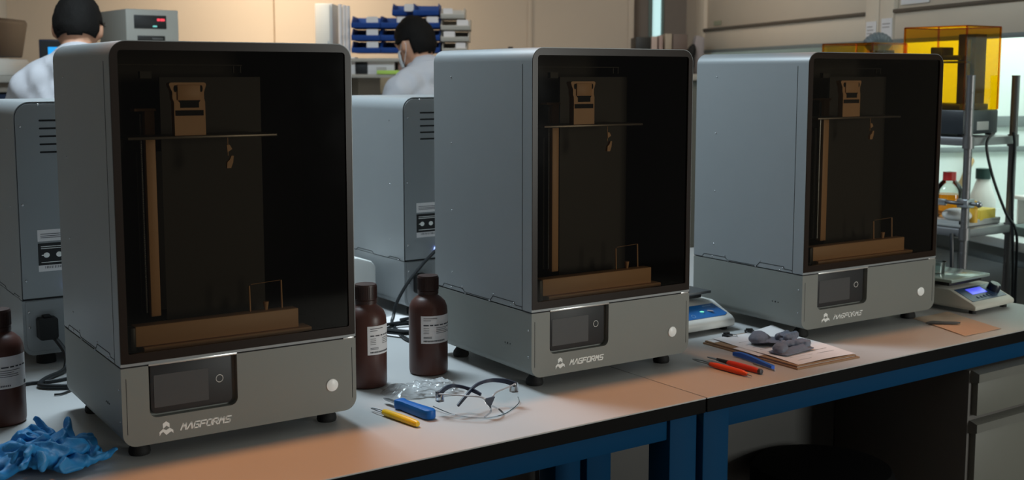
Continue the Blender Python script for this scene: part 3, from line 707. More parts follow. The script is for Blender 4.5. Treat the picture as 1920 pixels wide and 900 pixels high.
# ------------------------------------------------------------------ balances
def icon(mb, x, y, z, r, Mx): mb.tube([Mx @ Vector((x + r * math.cos(k * PI / 8), y + r * math.sin(k * PI / 8), z)) for k in range(17)], .0006, 6, 1)
b1 = thing('lab_balance', 'white balance with blue keypad between the middle and right printers', 'balance', (1.79, 1.9385, T))
b = MB(); b.prism([(0, .009), (-.001, .026), (.008, .0335), (.075, .062), (.205, .064), (.21, .058), (.21, .009)], 0, .190, 'x', bev=.005); b.build('body', WHITEPL, b1)
sl = math.atan2(.0285, .067); Mx = Matrix.Translation((0, .008, .0335)) @ Matrix.Rotation(sl, 4, 'X')
b = MB(); b.prism([(.028, .005), (.168, .005), (.180, .012), (.170, .056), (.012, .056), (.012, .012)], -.0005, .0012, 'z', M=Mx); kp = b.build('keypad', PANELB, b1, 'blue sloping keypad')
b = MB()
for x in (.05, .075): icon(b, x, .016, .0014, .0055, Mx)
b.box(.015, .04, .047, .050, .001, .0016, M=Mx); b.box(.130, .158, .047, .050, .001, .0016, M=Mx); b.build('key_symbol', M('pale_blue_mark', (120, 165, 210), .5), kp)
b = MB(); b.ell(Mx @ Vector((.112, .030, .001)), (.006, .008, .0012), n=14); b.build('lit_key', GREENLED, kp)
b = MB(); b.ell(Mx @ Vector((.136, .030, .001)), (.0055, .013, .0012), (0, 0, .45), 14); b.build('pale_key', M('pink_grey_mark', (170, 160, 165), .5), kp)
b = MB(); b.ell(Mx @ Vector((.042, .036, .001)), (.005, .006, .0012), n=12); b.build('red_key', M('dull_red_mark', (120, 56, 96), .5), kp)
b = MB(); b.cyl((.09, .13, .06), (.09, .13, .082), .03, n=24); b.box(.03, .15, .075, .185, .070, .080, .002); b.build('pan_support', BLACKP, b1)
b = MB(); b.box(.01, .163, .055, .20, .0825, .0895, .002); b.build('pan', M('pan_steel', (110, 112, 114), .4, .7), b1)
for x in (.02, .17):
    for y in (.02, .19): b = MB(); b.cyl((x, y, 0), (x, y, .01), .009); b.build('foot', RUBBER, b1)
b2 = thing('lab_balance', 'cream balance with lit blue display and knob at the right end of the bench', 'balance', (2.597, 1.7095, T), math.radians(3))
b = MB(); b.prism([(0, .010), (-.001, .022), (.010, .0285), (.075, .056), (.235, .056), (.24, .05), (.24, .010)], 0, .186, 'x', bev=.005); b.build('body', CREAM, b2)
sl = math.atan2(.0275, .065); Mx = Matrix.Translation((0, .010, .0285)) @ Matrix.Rotation(sl, 4, 'X')
b = MB(); b.prism([(.012, .006), (.174, .006), (.174, .064), (.012, .064)], -.0005, .0012, 'z', M=Mx); kp = b.build('control_panel', M('slate_blue_panel', (42, 66, 96), .4), b2, 'dark blue sloping control panel')
b = MB(); b.prism([(.050, .032), (.118, .032), (.118, .056), (.050, .056)], .0008, .0022, 'z', M=Mx); b.build('display', LCDBLUE, kp, 'lit blue display')
b = MB()
for k in range(5): b.prism([(.050 + k * .016, .014), (.059 + k * .016, .014), (.059 + k * .016, .022), (.050 + k * .016, .022)], .0008, .0026, 'z', M=Mx, bev=.0006)
b.build('key', M('key_dark_blue', (34, 58, 92), .4), kp)
b = MB(); b.lathe([(0, 0), (.0165, 0), (.0155, .016), (.013, .019), (0, .0195)], 24, M=Mx @ Matrix.Translation((.152, .036, .001))); b.build('knob', M('dark_knob', (18, 26, 44), .35), kp)
b = MB(); b.box(-.0008, .001, .17, .20, .034, .039); b.box(-.0008, .001, .17, .19, .022, .026); b.build('side_label', INK, b2)
b = MB(); b.cyl((.093, .15, .05), (.093, .15, .075), .04); b.box(.0, .15, .075, .23, .064, .074, .002); b.build('pan_support', BLACKP, b2)
b = MB(); b.box(-.015, .165, .060, .245, .0755, .0835, .0015); b.build('pan', M('pan_glass_steel', (168, 186, 178), .15, .35), b2)
for x in (.02, .166):
    for y in (.02, .22): b = MB(); b.cyl((x, y, 0), (x, y, .011), .009); b.build('foot', RUBBER, b2)
cp = MB(); cp.lathe([(0, .001), (.024, .001), (.027, .03), (.0275, .031), (.0262, .031), (.0235, .0022), (0, .0022)], 28); o = cp.build('sample_cup', MG('cup_plastic', (.78, .84, .84), .1, 1.5, 1.6)); o.location = (2.645, 1.865, T + .0835); tag(o, 'small clear plastic cup standing on the cream balance pan', 'cup')

# ------------------------------------------------------------------ clipboard, paper, printed models
cl = thing('clipboard', 'brown hardboard clipboard lying in front of the right printer', 'clipboard', (1.905, 1.735, T))
def quad_slab(mb, pts, z0, z1): mb.prism([(p[0] - 1.905, p[1] - 1.735) for p in pts], z0, z1, 'z')
b = MB(); quad_slab(b, [(1.805, 1.588), (1.995, 1.584), (2.0155, 1.884), (1.8107, 1.872)], 0, .0032); b.build('board', CARD, cl)
b = MB(); quad_slab(b, [(1.810, 1.594), (1.990, 1.590), (2.010, 1.882), (1.815, 1.870)], .0045, .0070); b.build('upper_board', CARD, cl)
b = MB(); quad_slab(b, [(1.8115, 1.5955), (1.9885, 1.5915), (2.0085, 1.880), (1.8165, 1.868)], .0032, .0045); b.build('under_paper', PAPER, cl)
b = MB()
def sheet(u, q):
    x = (1.8180 + u * (1.9940 - 1.8180) + q * (.020 + (u) * .018)) - 1.905; y = 1.5985 + q * .272 - u * .003 - 1.735
    lift = .022 * max(0, u - .55) ** 1.2 * max(0, q - .72) * 3.4
    return (x, y, .0076 + .0016 * math.sin(q * 5 + u * 3) ** 2 + lift)
b.grid(sheet, 24, 24, .0004); pp = b.build('paper_sheet', PAPER); pp.location = (1.905, 1.735, T); tag(pp, 'white printed sheet on the clipboard under the grey models, corner curled', 'paper')
b = MB()
for r_ in range(9):
    q0 = .08 + r_ * .085
    for u0, u1 in ((.12, .5), (.58, .88)) if r_ % 3 else ((.12, .35),):
        p, s_ = Vector(sheet(u0, q0)), Vector(sheet(u1, q0)); b.strip([p + Vector((0, 0, .0006)), p.lerp(s_, .5) + Vector((0, 0, .0008)), s_ + Vector((0, 0, .0006))], .0004, .0012, sub=3)
b.build('print_line', M('faint_print', (176, 172, 176), .8), pp)
b = MB()
def sheet2(u, q): return ((1.8080 + u * .15 + q * .012) - 1.905, 1.700 + q * .168 - 1.735, .0071 + .0004 * math.sin(q * 7))
b.grid(sheet2, 10, 10, .0003); o = b.build('paper_sheet', PAPER); o.location = (1.905, 1.735, T); tag(o, 'loose sheet poking out at the left edge of the clipboard', 'paper')
bc = thing('binder_clip', 'black binder clip gripping the papers at the clipboard far left corner', 'clip', (1.885, 1.868, T + .0095), math.radians(8))
b = MB(); b.prism([(-.011, -.006), (.011, -.006), (.011, .009), (-.011, .009)], -.002, .004, 'z', bev=.0008); b.prism([(-.008, .0), (.008, 0), (.008, .008), (-.008, .008)], .003, .008, 'z', bev=.001); b.build('jaw', BLACKP, bc)
b = MB(); b.tube([(-.006, -.004, .004), (-.008, -.016, .004), (0, -.026, .003), (.008, -.016, .004), (.006, -.004, .004)], .0007, 6, 5); b.build('wire_arm', STEEL, bc)
bc2 = dup(bc, 'black binder clip with long wire arm behind the grey dome model', (1.955, 1.868, T + .0095), math.radians(-40))

def lump(name, label, mb, vox, amp, fr, loc, rz, seed, scl):
    me = remesh(mb, vox, 2)
    for v in me.vertices:
        c = v.co * fr + Vector((seed, seed * 2, 0)); k = min(1, max(0, v.co.z / .004))
        v.co += v.co.normalized() * (noise.noise(c) * amp + noise.noise(c * 2.7) * amp * .4) * k
    z0 = min(v.co.z for v in me.vertices)
    for v in me.vertices: v.co.z -= z0
    o = link(name, me, RESIN, ang=180); o.location = loc; o.rotation_euler = (0, 0, rz); o.scale = scl; tag(o, label, 'model', 'grey printed dental models on the clipboard'); return o
ZP = T + .0092
b = MB(); b.ell((0, 0, .006), (.030, .023, .021)); b.ell((.012, .006, .010), (.018, .018, .019)); b.ell((.002, -.016, .003), (.036, .016, .005)); b.ell((-.018, -.008, .008), (.014, .014, .014)); b.ell((.012, -.030, .002), (.030, .030, .0045), (0, 0, -.6))
lump('dental_model', 'grey rounded dome-shaped printed model, leftmost on the clipboard', b, .0016, .0016, 70, (1.889, 1.775, ZP - .001), math.radians(20), 1, (1.0, 1.0, .62))
b = MB(); b.box(-.045, .047, -.020, .022, 0, .006, .003)
for k in range(7):
    a = PI * (.05 + k * .15); b.ell((.036 * math.cos(a), -.004 + .022 * math.sin(a), .013), (.0098, .0092, .013 + .003 * (k % 2)), n=14)
b.ell((-.030, .004, .014), (.017, .014, .018)); b.box(.030, .050, -.012, .016, .003, .026, .005); b.ell((.0, -.008, .007), (.036, .010, .010))
lump('dental_model', 'grey printed jaw model with tooth ridges, largest and nearest on the clipboard', b, .0016, .0011, 110, (1.888, 1.680, ZP - .001), math.radians(8), 2, (1.15, 1.15, .72))
b = MB(); b.box(-.026, .026, -.018, .018, 0, .012, .006)
for k in range(5): b.ell((-.022 + k * .011, -.012, .013), (.0075, .008, .011), n=14); b.ell((-.022 + k * .011, .011, .012), (.0075, .008, .010), n=14)
b.ell((0, 0, .016), (.024, .015, .006)); b.ell((-.01, .0, .004), (.018, .02, .012))
lump('dental_model', 'grey printed tooth block standing behind the jaw model', b, .0015, .0012, 120, (1.936, 1.738, ZP + .001), math.radians(14), 3, (.98, .9, .85))

# brown paper with a dark offcut
def sh3(u, q): return ((-.075 + u * .142 + q * .07), -.098 + q * .195, .0012 + .003 * max(0, .25 - u) * math.sin(q * 4) + .0006 * math.sin(u * 9))
b = MB(); b.grid(sh3, 16, 16, .0005); o = b.build('brown_paper', KRAFT); o.location = (2.440, 1.678, T); tag(o, 'tan sheet of paper in front of the cream balance', 'paper')
b = MB(); b.prism([(-.045, -.006), (-.018, -.012), (.03, -.014), (.042, -.007), (.03, .0), (.005, .004), (-.02, .011), (-.03, .006)], 0, .004, 'z', bev=.001); o = b.build('offcut', M('dark_grey_plastic', (58, 58, 58), .6)); o.location = (2.437, 1.692, T + .0032); o.rotation_euler = (0, 0, math.radians(-32)); tag(o, 'thin dark grey offcut lying on the tan paper', 'offcut')

# white rounded case behind the bottles, papers and cables
b = MB(); b.prism([(0, 0), (0, .145), (.02, .153), (.185, .147), (.226, .134), (.238, .12), (.238, 0)], 0, .20, 'y', bev=.008); o = b.build('white_case', WHITEPL); o.location = (1.130, 2.60, T); tag(o, 'white rounded plastic case behind the left bottle, beside the rear machine', 'case')
b = MB(); b.grid(lambda u, q: ((u - .5) * .21, (q - .5) * .15, .001 + .002 * math.sin(u * 4 + q * 2) ** 2), 12, 10, .0004); o = b.build('paper_sheet', PAPER); o.location = (1.335, 2.43, T); o.rotation_euler = (0, 0, .5); tag(o, 'white paper under the coiled black cables between the two right bottles', 'paper')
b = MB()
cz = T
def cab(pts, r, name, label): 
    b = MB(); b.tube(pts, r, 8, 8); o = b.build(name, CABLE); tag(o, label, 'cable'); return o
cab([(1.4835, 2.497, T + .166), (1.457, 2.46, T + .168), (1.4184, 2.46, T + .136), (1.380, 2.46, T + .097), (1.350, 2.46, T + .054), (1.336, 2.455, T + .020), (1.315, 2.42, T + .0065), (1.270, 2.27, T + .0055), (1.30, 2.235, T + .0055), (1.36, 2.26, T + .0055), (1.40, 2.33, T + .0055)], .0042, 'data_cable', 'black cable sloping down from the blue-lit port behind the middle printer')
ring = []
for k in range(26):
    a = k * 2 * PI / 11; ring.append((1.335 + (.075 + .008 * math.sin(k * 1.7)) * math.cos(a), 2.345 + (.06 + .006 * math.cos(k * 2.1)) * math.sin(a), T + .006 + k * .0006))
cab(ring, .0038, 'coiled_cable', 'black cable coiled on the bench behind the two right bottles')
cab([(.5555, 2.473, T + .058), (.566, 2.452, T + .035), (.562, 2.432, T + .012), (.548, 2.41, T + .006), (.510, 2.372, T + .006), (.488, 2.325, T + .006), (.520, 2.292, T + .006), (.560, 2.285, T + .006), (.62, 2.32, T + .006)], .0052, 'mains_cable', 'thick black mains cable looping on the bench behind the nearest printer')
cab([(.43, 2.345, T + .004), (.474, 2.360, T + .004), (.52, 2.352, T + .004), (.575, 2.368, T + .004), (.63, 2.40, T + .004)], .0034, 'thin_cable', 'thin black cable running straight across under the mains cable loop')
cab([(.4968, 2.2522, T + .003), (.51, 2.2505, T + .003), (.526, 2.262, T + .003), (.55, 2.285, T + .003)], .0022, 'cable_end', 'short loose dark cable end left of the nearest printer')


# ------------------------------------------------------------------ people
def person(label, xc, d, yaw, sc, hair_drop, mask, group):
    p = bg(xc, d); t = thing('person', label, 'person', (p.x, p.y, 0), BR + yaw, group); t.scale = (sc, sc, sc)
    hc = Vector((0, .045, 1.535)); tl = Matrix.Rotation(math.radians(-22), 4, 'X'); HM = Matrix.Translation(hc) @ tl
    def h(x, y, z): return HM @ Vector((x, y, z))
    b = MB()
    def he(c, r): b.ell((0, 0, 0), 1, n=24); 
    b.ell(hc, (.072, .092, .108), (math.radians(-22), 0, 0)); b.ell(h(0, .035, -.055), (.052, .055, .062), (math.radians(-22), 0, 0)); b.ell(h(0, .062, -.095), (.026, .026, .022))
    b.cap(h(0, .088, .0), h(0, .108, -.036), .010, .015, 12); b.ell(h(0, .086, -.066), (.024, .012, .009))
    for s in (-1, 1):
        b.ell(h(s * .076, .0, -.012), (.010, .019, .032), (0, 0, s * .3)); b.ell(h(s * .031, .080, .010), (.013, .010, .008)); b.ell(h(s * .03, .086, .026), (.020, .010, .007))
    b.cap((0, -.035, 1.38), h(0, -.012, -.07), .062, .052)
    b.ell((0, -.02, 1.22), (.165, .10, .20)); b.ell((0, -.01, 1.0), (.145, .095, .17)); b.ell((0, -.01, .90), (.16, .11, .11)); b.cap((-.105, -.03, 1.345), (.105, -.03, 1.345), .060)
    for s in (-1, 1):
        sh, el, wr = Vector((s * .158, -.02, 1.325)), Vector((s * .205, .06, 1.085)), Vector((s * .148, .285, 1.075))
        b.cap(sh, el, .052, .041); b.cap(el, wr, .040, .027)
        pm = wr + Vector((-s * .012, .05, -.006)); b.ell(pm, (.040, .050, .014)); 
        for k in range(4):
            f0 = pm + Vector((s * (-.030 + k * .020), .040 - .004 * abs(k - 1.5), 0)); l = (.032, .040, .037, .028)[k if s > 0 else 3 - k]
            f1 = f0 + Vector((0, l, -.008)); f2 = f1 + Vector((0, l * .55, -.026)); b.cap(f0, f1, .0088, .0082, 10); b.cap(f1, f2, .0082, .0070, 10)
        t0 = pm + Vector((-s * .034, -.018, -.002)); t1 = t0 + Vector((-s * .026, .030, -.010)); b.cap(t0, t1, .0105, .009, 10); b.cap(t1, t1 + Vector((-s * .004, .026, -.010)), .009, .0075, 10)
        hp, kn, an = Vector((s * .085, -.01, .86)), Vector((s * .10, .012, .48)), Vector((s * .105, -.02, .085))
        b.cap(hp, kn, .085, .056); b.cap(kn, an, .054, .036); b.ell((s * .11, .045, .035), (.042, .115, .035))
    link('body', remesh(b, .0075, 3), SKIN, t, ang=180)
    # hair
    b = MB(); bm = bmesh.new(); bmesh.ops.create_uvsphere(bm, u_segments=48, v_segments=36, radius=1)
    kill = []
    for v in bm.verts:
        x, y, z = v.co
        low = -hair_drop if y < .12 else (.0 if y < .5 else .40)
        low += .12 * abs(x) if y < .12 else 0
        if abs(x) > .72 and -.30 < y < .35: low = max(low, -.02)
        if z < low: kill.append(v)
    bmesh.ops.delete(bm, geom=kill, context='VERTS')
    for v in bm.verts:
        n_ = noise.noise(v.co * 4.0) * .04 + noise.noise(v.co * 11) * .03 + noise.noise(Vector((v.co.x * 30, v.co.y * 30, v.co.z * 8))) * .02
        taper = max(0.0, min(1.0, (v.co.z + hair_drop) / .35)) * .10
        v.co = Vector((v.co.x * .0755, v.co.y * .096, v.co.z * .1125)) * (1.02 + taper + n_)
    bmesh.ops.solidify(bm, geom=bm.faces[:], thickness=.006)
    bmesh.ops.transform(bm, matrix=HM, verts=bm.verts); b.bm.free(); b.bm = bm; b.build('hair', HAIR, t, ang=180)
    if mask:
        b = MB(); b.grid(lambda u, q: HM @ Vector((.066 * math.sin((u - .5) * 2.6), .030 + .070 * math.cos((u - .5) * 2.6) + .006 * math.sin(q * PI), -.020 - q * .078)), 20, 10, .0025); mk = b.build('face_mask', MASK, t)
        for s in (-1, 1):
            b = MB(); b.tube([h(s * .063, .046, -.03), h(s * .078, .01, -.002), h(s * .080, -.018, -.012), h(s * .074, .0, -.045), h(s * .062, .044, -.088)], .0011, 6, 5); b.build('ear_loop', MASK, mk)
    else:
        g = None
        b = MB()
        for s in (-1, 1): b.tube([h(s * .066, .088, .016), h(s * .078, .05, .016), h(s * .080, .005, .014), h(s * .079, -.01, -.006)], .0024, 8, 5)
        for s in (-1, 1): b.tube([h(s * .034 + .026 * math.cos(k * PI / 8), .100, .012 + .019 * math.sin(k * PI / 8)) for k in range(17)], .0015, 6, 1)
        b.tube([h(-.010, .101, .014), h(.010, .101, .014)], .0015, 6, 1); b.build('spectacles', BLACKP, t)
    # coat
    b = MB(); b.cap((-.108, -.03, 1.345), (.108, -.03, 1.345), .074); b.ell((0, -.03, 1.20), (.182, .130, .20)); b.cap((0, -.035, 1.40), (-.12, -.03, 1.355), .066, .06); b.cap((0, -.035, 1.40), (.12, -.03, 1.355), .066, .06); b.ell((0, -.015, 1.02), (.185, .13, .22)); b.cap((0, -.035, 1.37), (0, -.03, 1.405), .098, .078)
    b.cyl((0, -.01, .52), (0, -.01, 1.0), .225, .185, 32)
    for s in (-1, 1):
        sh, el, wr = Vector((s * .158, -.025, 1.320)), Vector((s * .205, .055, 1.085)), Vector((s * .150, .262, 1.075))
        b.cap(sh, el, .068, .060); b.cap(el, wr, .058, .044)
    me = remesh(b, .010, 4)
    for v in me.vertices:
        c = v.co; f = noise.noise(Vector((c.x * 10, c.y * 10, c.z * 4))) * .010 + (1 - abs(noise.noise(Vector((c.x * 15 + 4, c.y * 15 + c.z * 5, c.z * 6)))) * 2) * .009
        v.co += Vector((c.x, c.y + .02, 0)).normalized() * f
    ct = link('lab_coat', me, COAT, t, ang=180)
    b = MB(); b.tube([(.066 * math.cos(a), -.012 + .070 * math.sin(a), 1.436 + .018 * -math.sin(a)) for a in [k * PI / 10 - PI * .5 - PI for k in range(0, 21)]][1:20], .0125, 8, 2); b.build('collar', COAT, ct)
    b = MB()
    for s in (-1, 1): b.cap((s * .09, -.01, .70), (s * .10, .010, .46), .088, .075); b.cap((s * .10, .010, .46), (s * .105, -.018, .10), .074, .062)
    link('trousers', remesh(b, .012, 2), TROUS, t, ang=180)
    for s in (-1, 1):
        b = MB(); b.ell((s * .11, .05, .045), (.050, .135, .045)); b.ell((s * .108, -.02, .07), (.046, .06, .05)); b.box(s * .11 - .045, s * .11 + .045, -.07, .175, 0, .018, .006); link('shoe', remesh(b, .008, 2), SHOE, t, ang=180)
    return t
person('person in white lab coat with spectacles at the far left, back turned, head bent', -1.515, 4.07, math.radians(14), 1.0, .62, False, None)
person('person in white lab coat with pale face mask, turned left before the blue bins', -.400, 5.20, math.radians(48), .985, .72, True, None)

# ------------------------------------------------------------------ back benches and what stands on them
def B(x0, x1, d0, d1, z0, z1, bev=0, mb=None):
    mb = mb or MB(); cam_box(mb, x0, x1, d0, d1, z0, z1, bev); return mb
def local_thing(name, label, cat, xc, d, z, yaw=0, group=None):
    p = bg(xc, d, z); return thing(name, label, cat, p, BR + yaw, group)
def zpx(y, d): return T + .6009 - (y - 144.0) / 2170.8 * d       # height seen on image row y at distance d
# left counter
c = local_thing('wall_counter', 'tall pale counter along the left back wall with dark blue doors', 'counter', -2.3, 4.95, 0)
b = MB(); b.box(-1.2, 1.05, 0, .75, 1.335, 1.365, .004); b.build('counter_top', BENCHW, c)
b = MB(); b.box(-1.2, 1.05, .03, .75, 1.295, 1.335); b.build('front_rail', M('counter_rail', (150, 140, 128), .5), c)
for k in range(5):
    b = MB(); b.box(-1.1 + k * .44, -.78 + k * .44, .022, .032, 1.306, 1.32, .002); b.build('rail_slot', SEAM, c)
b = MB(); b.box(-1.18, 1.03, .06, .75, 0, 1.295); b.build('carcass', M('navy_carcass', (28, 40, 62), .5), c)
for k in range(4):
    b = MB(); b.box(-1.17 + k * .55, -.63 + k * .55, .04, .06, .1, 1.285, .003); d_ = b.build('door', M('navy_door', (30, 44, 70), .5), c)
    b = MB(); b.box(-.68 + k * .55, -.67 + k * .55, .025, .04, .9, 1.05, .002); b.build('handle', STEEL, d_)
# white device with smoked lid
s_ = local_thing('lab_reader', 'white benchtop device with a raised brown smoked lid at the far left', 'device', -2.375, 5.02, 1.365)
b = MB(); b.prism([(-.36, 0), (-.36, .074), (.135, .074), (.142, .06), (.142, 0)], 0, .38, 'y', bev=.006); b.build('body', WHITEPL, s_)
b = MB(); b.prism([(.00, .014), (.070, .014), (.066, .056), (.00, .056), (-.1, .056), (-.1, .014)], -.004, .004, 'y'); b.build('display', NAVY, s_)
b = MB(); b.box(.088, .112, -.004, .002, .018, .052, .002); b.build('keypad', M('grey_keys', (120, 118, 116), .5), s_)
b = MB(); b.prism([(-.36, .082), (.120, .082), (.150, .235), (.140, .252), (-.36, .252)], .02, .36, 'y', bev=.006); b.build('smoked_lid', BROWNT, s_, 'raised brown smoked lid')
b = MB(); b.prism([(-.2, .10), (.075, .10), (.085, .225), (-.2, .225)], .012, .021, 'y', bev=.003); b.build('lid_window', M('lid_window_tan', (88, 70, 56), .5), s_)
b = MB(); b.ell((.02, .012, .148), (.035, .01, .035), n=16); b.build('dark_port', SEAM, s_)
# monitor
s_ = local_thing('monitor', 'small dark monitor with cyan picture behind the left person', 'monitor', -2.03, 5.1, 1.365, .25)
b = MB(); b.box(-.033, .12, 0, .03, .022, .157, .004); b.build('housing', NAVY, s_)
b = MB(); b.box(-.027, .112, -.002, .004, .03, .150); b.build('screen', DARKG, s_)
b = MB(); b.box(.004, .044, -.003, .003, .082, .124); b.build('lit_window', SCRCYAN, s_)
b = MB(); b.box(-.03, .05, .0, .06, 0, .006, .002); b.box(.0, .02, .01, .02, 0, .03); b.build('stand', BLACKP, s_)
# instrument box
p = bg(-1.655, 5.02, 1.365)
s_ = thing('power_supply', 'grey box instrument with black panel and red digits behind the nearest printer', 'instrument', p, BR + math.radians(38))
b = MB(); b.box(0, .234, 0, .34, .0, .285, .004); b.build('casing', INSTR, s_)
b = MB(); b.box(.035, .178, -.004, .002, .203, .260, .002); pn = b.build('display_panel', DARKG, s_)
b = MB()
for x, w_ in ((.136, .012), (.151, .010), (.163, .006)): b.box(x, x + w_, -.006, 0, .236, .246)
b.build('red_digits', REDLED, pn)
b = MB(); b.box(.116, .134, -.006, 0, .210, .216); b.build('green_digits', CYANLED, pn)
b = MB(); b.box(.048, .170, -.004, .002, .146, .172, .002); sl_ = b.build('lower_panel', BLACKP, s_)
b = MB(); b.box(.110, .160, -.008, -.002, .154, .164, .002); b.build('slot_cover', M('dark_grey_bar', (84, 84, 82), .4), sl_)
b = MB(); b.box(-.003, .001, .25, .30, .22, .235); b.build('side_mark', M('grey_mark', (120, 112, 104), .6), s_)
# white panel and rolled sheets
s_ = local_thing('white_cupboard', 'narrow white cupboard lit warmly, behind the nearest printer top right corner', 'cupboard', -1.0, 5.95, 1.30)
b = MB(); b.box(.0, .088, 0, .5, 0, .43, .003); b.build('carcass', WHITEPL, s_)
b = MB(); b.box(.002, .076, -.012, .0, .005, .425, .002); dd = b.build('door', WHITEPL, s_)
b = MB(); b.box(.066, .070, -.024, -.012, .16, .24, .001); b.build('handle', STEEL, dd)
s_ = local_thing('wall_shelf_unit', 'pale shelf unit on the back wall carrying the blue bins', 'shelf', -.84, 5.82, 0)
for z in (1.452, 1.372):
    b = MB(); b.box(.0, 1.05, 0, .42, z - .018, z, .002); b.build('shelf', BENCHW, s_)
b = MB(); b.box(.0, 1.05, .40, .42, .9, 1.452); b.build('back', BENCHW, s_)
for x in (0, 1.03): b = MB(); b.box(x, x + .02, .02, .42, 0, 1.452); b.build('upright', BENCHW, s_)
b = MB(); b.box(.0, 1.05, -.12, .42, .90, .93, .003); b.build('worktop', BENCHW, s_)
b = MB(); b.box(.02, 1.03, .03, .4, .05, .90); b.build('lower_cupboard', CABG, s_)
def on_shelf(px0, px1, y0, y1, d): return ((px0 - 960) / 2170.8 * d, (px1 - 960) / 2170.8 * d, zpx(y1, d), zpx(y0, d))
roll = 0
for px0, px1, r_ in ((638, 645, 0), (646, 652, 0), (652, 660, 0)):
    x0, x1, z0, z1 = on_shelf(px0, px1, 11 + roll * 1.5, 100, 5.9); b = MB(); b.lathe([(0, 0), ((x1 - x0) / 2, 0), ((x1 - x0) / 2, z1 - 1.452), ((x1 - x0) / 2 - .003, z1 - 1.452), ((x1 - x0) / 2 - .003, .01), (0, .01)], 20); o = b.build('rolled_sheet', PAPER); o.location = bg((x0 + x1) / 2, 5.9, 1.452)
    tag(o, ['white rolled sheet standing at the shelf end, next to the white cupboard', 'white rolled sheet standing between two others at the shelf end', 'white rolled sheet standing at the shelf end, next to the blue bins'][roll], 'roll', 'rolled sheets at the shelf end'); roll += 1
# bins
def bin_(px0, px1, y0, y1, d, mat, label, lab_side, group, name='storage_bin'):
    x0, x1, z0, z1 = on_shelf(px0, px1, y0, y1, d); w_, h_ = x1 - x0, z1 - z0; L_ = .24
    t = local_thing(name, label, 'bin', x0, d, z0, 0, group)
    g = .004; fh = h_ * .42
    b = MB(); b.box(0, w_, 0, L_, 0, g); b.box(0, w_, L_ - g, L_, 0, h_)
    b.prism([(0, 0), (0, fh), (.05, h_), (L_, h_), (L_, 0)], 0, g, 'x'); b.prism([(0, 0), (0, fh), (.05, h_), (L_, h_), (L_, 0)], w_ - g, w_, 'x')
    b.prism([(-.012, fh * .75), (-.012, fh), (.004, fh), (.004, 0), (0, 0)], 0, w_, 'x'); b.build('tray', mat, t)
    b = MB(); 
    if lab_side: b.prism(rrect(w_ * lab_side[0], w_ * lab_side[1], h_ * .32, h_ * .92, .006, .004, 3), -.002, .003, 'y'); b.build('label_card', PAPER, t)
    return t
rows = (('bottom', 78, 100), ('middle', 55, 77), ('top', 32, 54))
for nm, y0, y1 in rows:
    bin_(662, 716, y0, y1, 5.84, BINB, 'blue storage bin, %s row of the left column of bins' % nm, (.52, .92), 'blue bins on the shelf')
    bin_(717, 771, y0, y1, 5.84, BINB, 'blue storage bin, %s row of the second column of bins' % nm, (.55, .98), 'blue bins on the shelf')
    bin_(772, 826, y0, y1, 5.84, BINB, 'blue storage bin, %s row of the column behind the masked person' % nm, (.55, .95) if nm == 'top' else None, 'blue bins on the shelf')
bin_(738, 776, 9, 31, 5.88, BINB, 'blue storage bin alone on top of the second column, left of the white card', None, 'blue bins on the shelf')
bin_(777, 824, 9, 31, 5.84, BINB, 'blue storage bin on top of the column above the masked person', (-.35, .02), 'blue bins on the shelf')
for k, (px0, px1, y0, y1, nm) in enumerate(((830, 876, 80, 100, 'bottom'), (828, 880, 59, 79, 'second from bottom'), (828, 882, 38, 58, 'third from bottom'), (828, 872, 17, 37, 'top'))):
    bin_(px0, px1, y0, y1, 5.84, BINWS, 'off-white storage bin, %s of the pale stack right of the blue bins' % nm, (.1, .5) if k % 2 else (.55, .95), 'off-white bins on the shelf', 'pale_bin')
# small things on the lower shelf
def small(name, label, cat, px0, px1, y0, y1, d, dep, mat, bev=.003, zb=None, group=None, extra=None):
    x0, x1, z0, z1 = on_shelf(px0, px1, y0, y1, d)
    if zb is not None: z0 = zb
    b = MB(); b.box(0, x1 - x0, 0, dep, 0, z1 - z0, bev)
    if extra: extra(b, x1 - x0, dep, z1 - z0)
    o = b.build(name, mat); p = bg(x0, d, z0); o.location = p; o.rotation_euler = (0, 0, BR); tag(o, label, cat, group); return o
o = small('paper_box', 'tall white box end at the left of the lower shelf', 'box', 653, 668, 108, 131, 5.85, .12, PAPER, zb=1.372)
o = small('black_box', 'black open box between the white boxes on the lower shelf', 'box', 669, 690, 113, 131, 5.85, .14, DARKG, zb=1.372)
o = small('carton', 'long white carton on the lower shelf under the blue bins', 'box', 691, 741, 112, 131, 5.85, .16, PAPER, zb=1.372)
b = MB(); b.box(.045, .095, -.0012, .001, .016, .036); b.build('print_patch', M('pale_grey_print', (190, 184, 178), .8), o)
o = small('pink_box', 'small dusty pink box right of the long white carton', 'box', 748, 762, 113, 131, 5.85, .10, M('dusty_pink_card', (150, 118, 108), .8), zb=1.372)
o = small('shelf_note', 'lime green note strip on the front edge of the lower shelf', 'note', 708, 750, 132.5, 139.5, 5.812, .006, LIME, .001)
o = small('cork_frame', 'brown framed box under the shelf beside the masked person', 'box', 714, 745, 146, 176, 5.80, .10, M('tan_card', (150, 132, 106), .8), .004)
bb = MB(); b = bb; b.lathe([(0, 0), (.035, 0), (.035, .16), (.014, .19), (.014, .21), (0, .21)], 24); o = b.build('dark_bottle', DARKG, ang=40); p = bg(-.008, 6.3, 1.31); o.location = p; tag(o, 'dark bottle top peeking above the middle printer', 'bottle')
b = MB(); cam_box(b, .24, .55, 6.2, 6.85, 1.27, 1.31, .004); cam_box(b, .26, .53, 6.25, 6.85, 0, 1.27); o = b.build('side_counter', BENCHW); tag(o, 'pale counter behind the middle printer', 'counter')
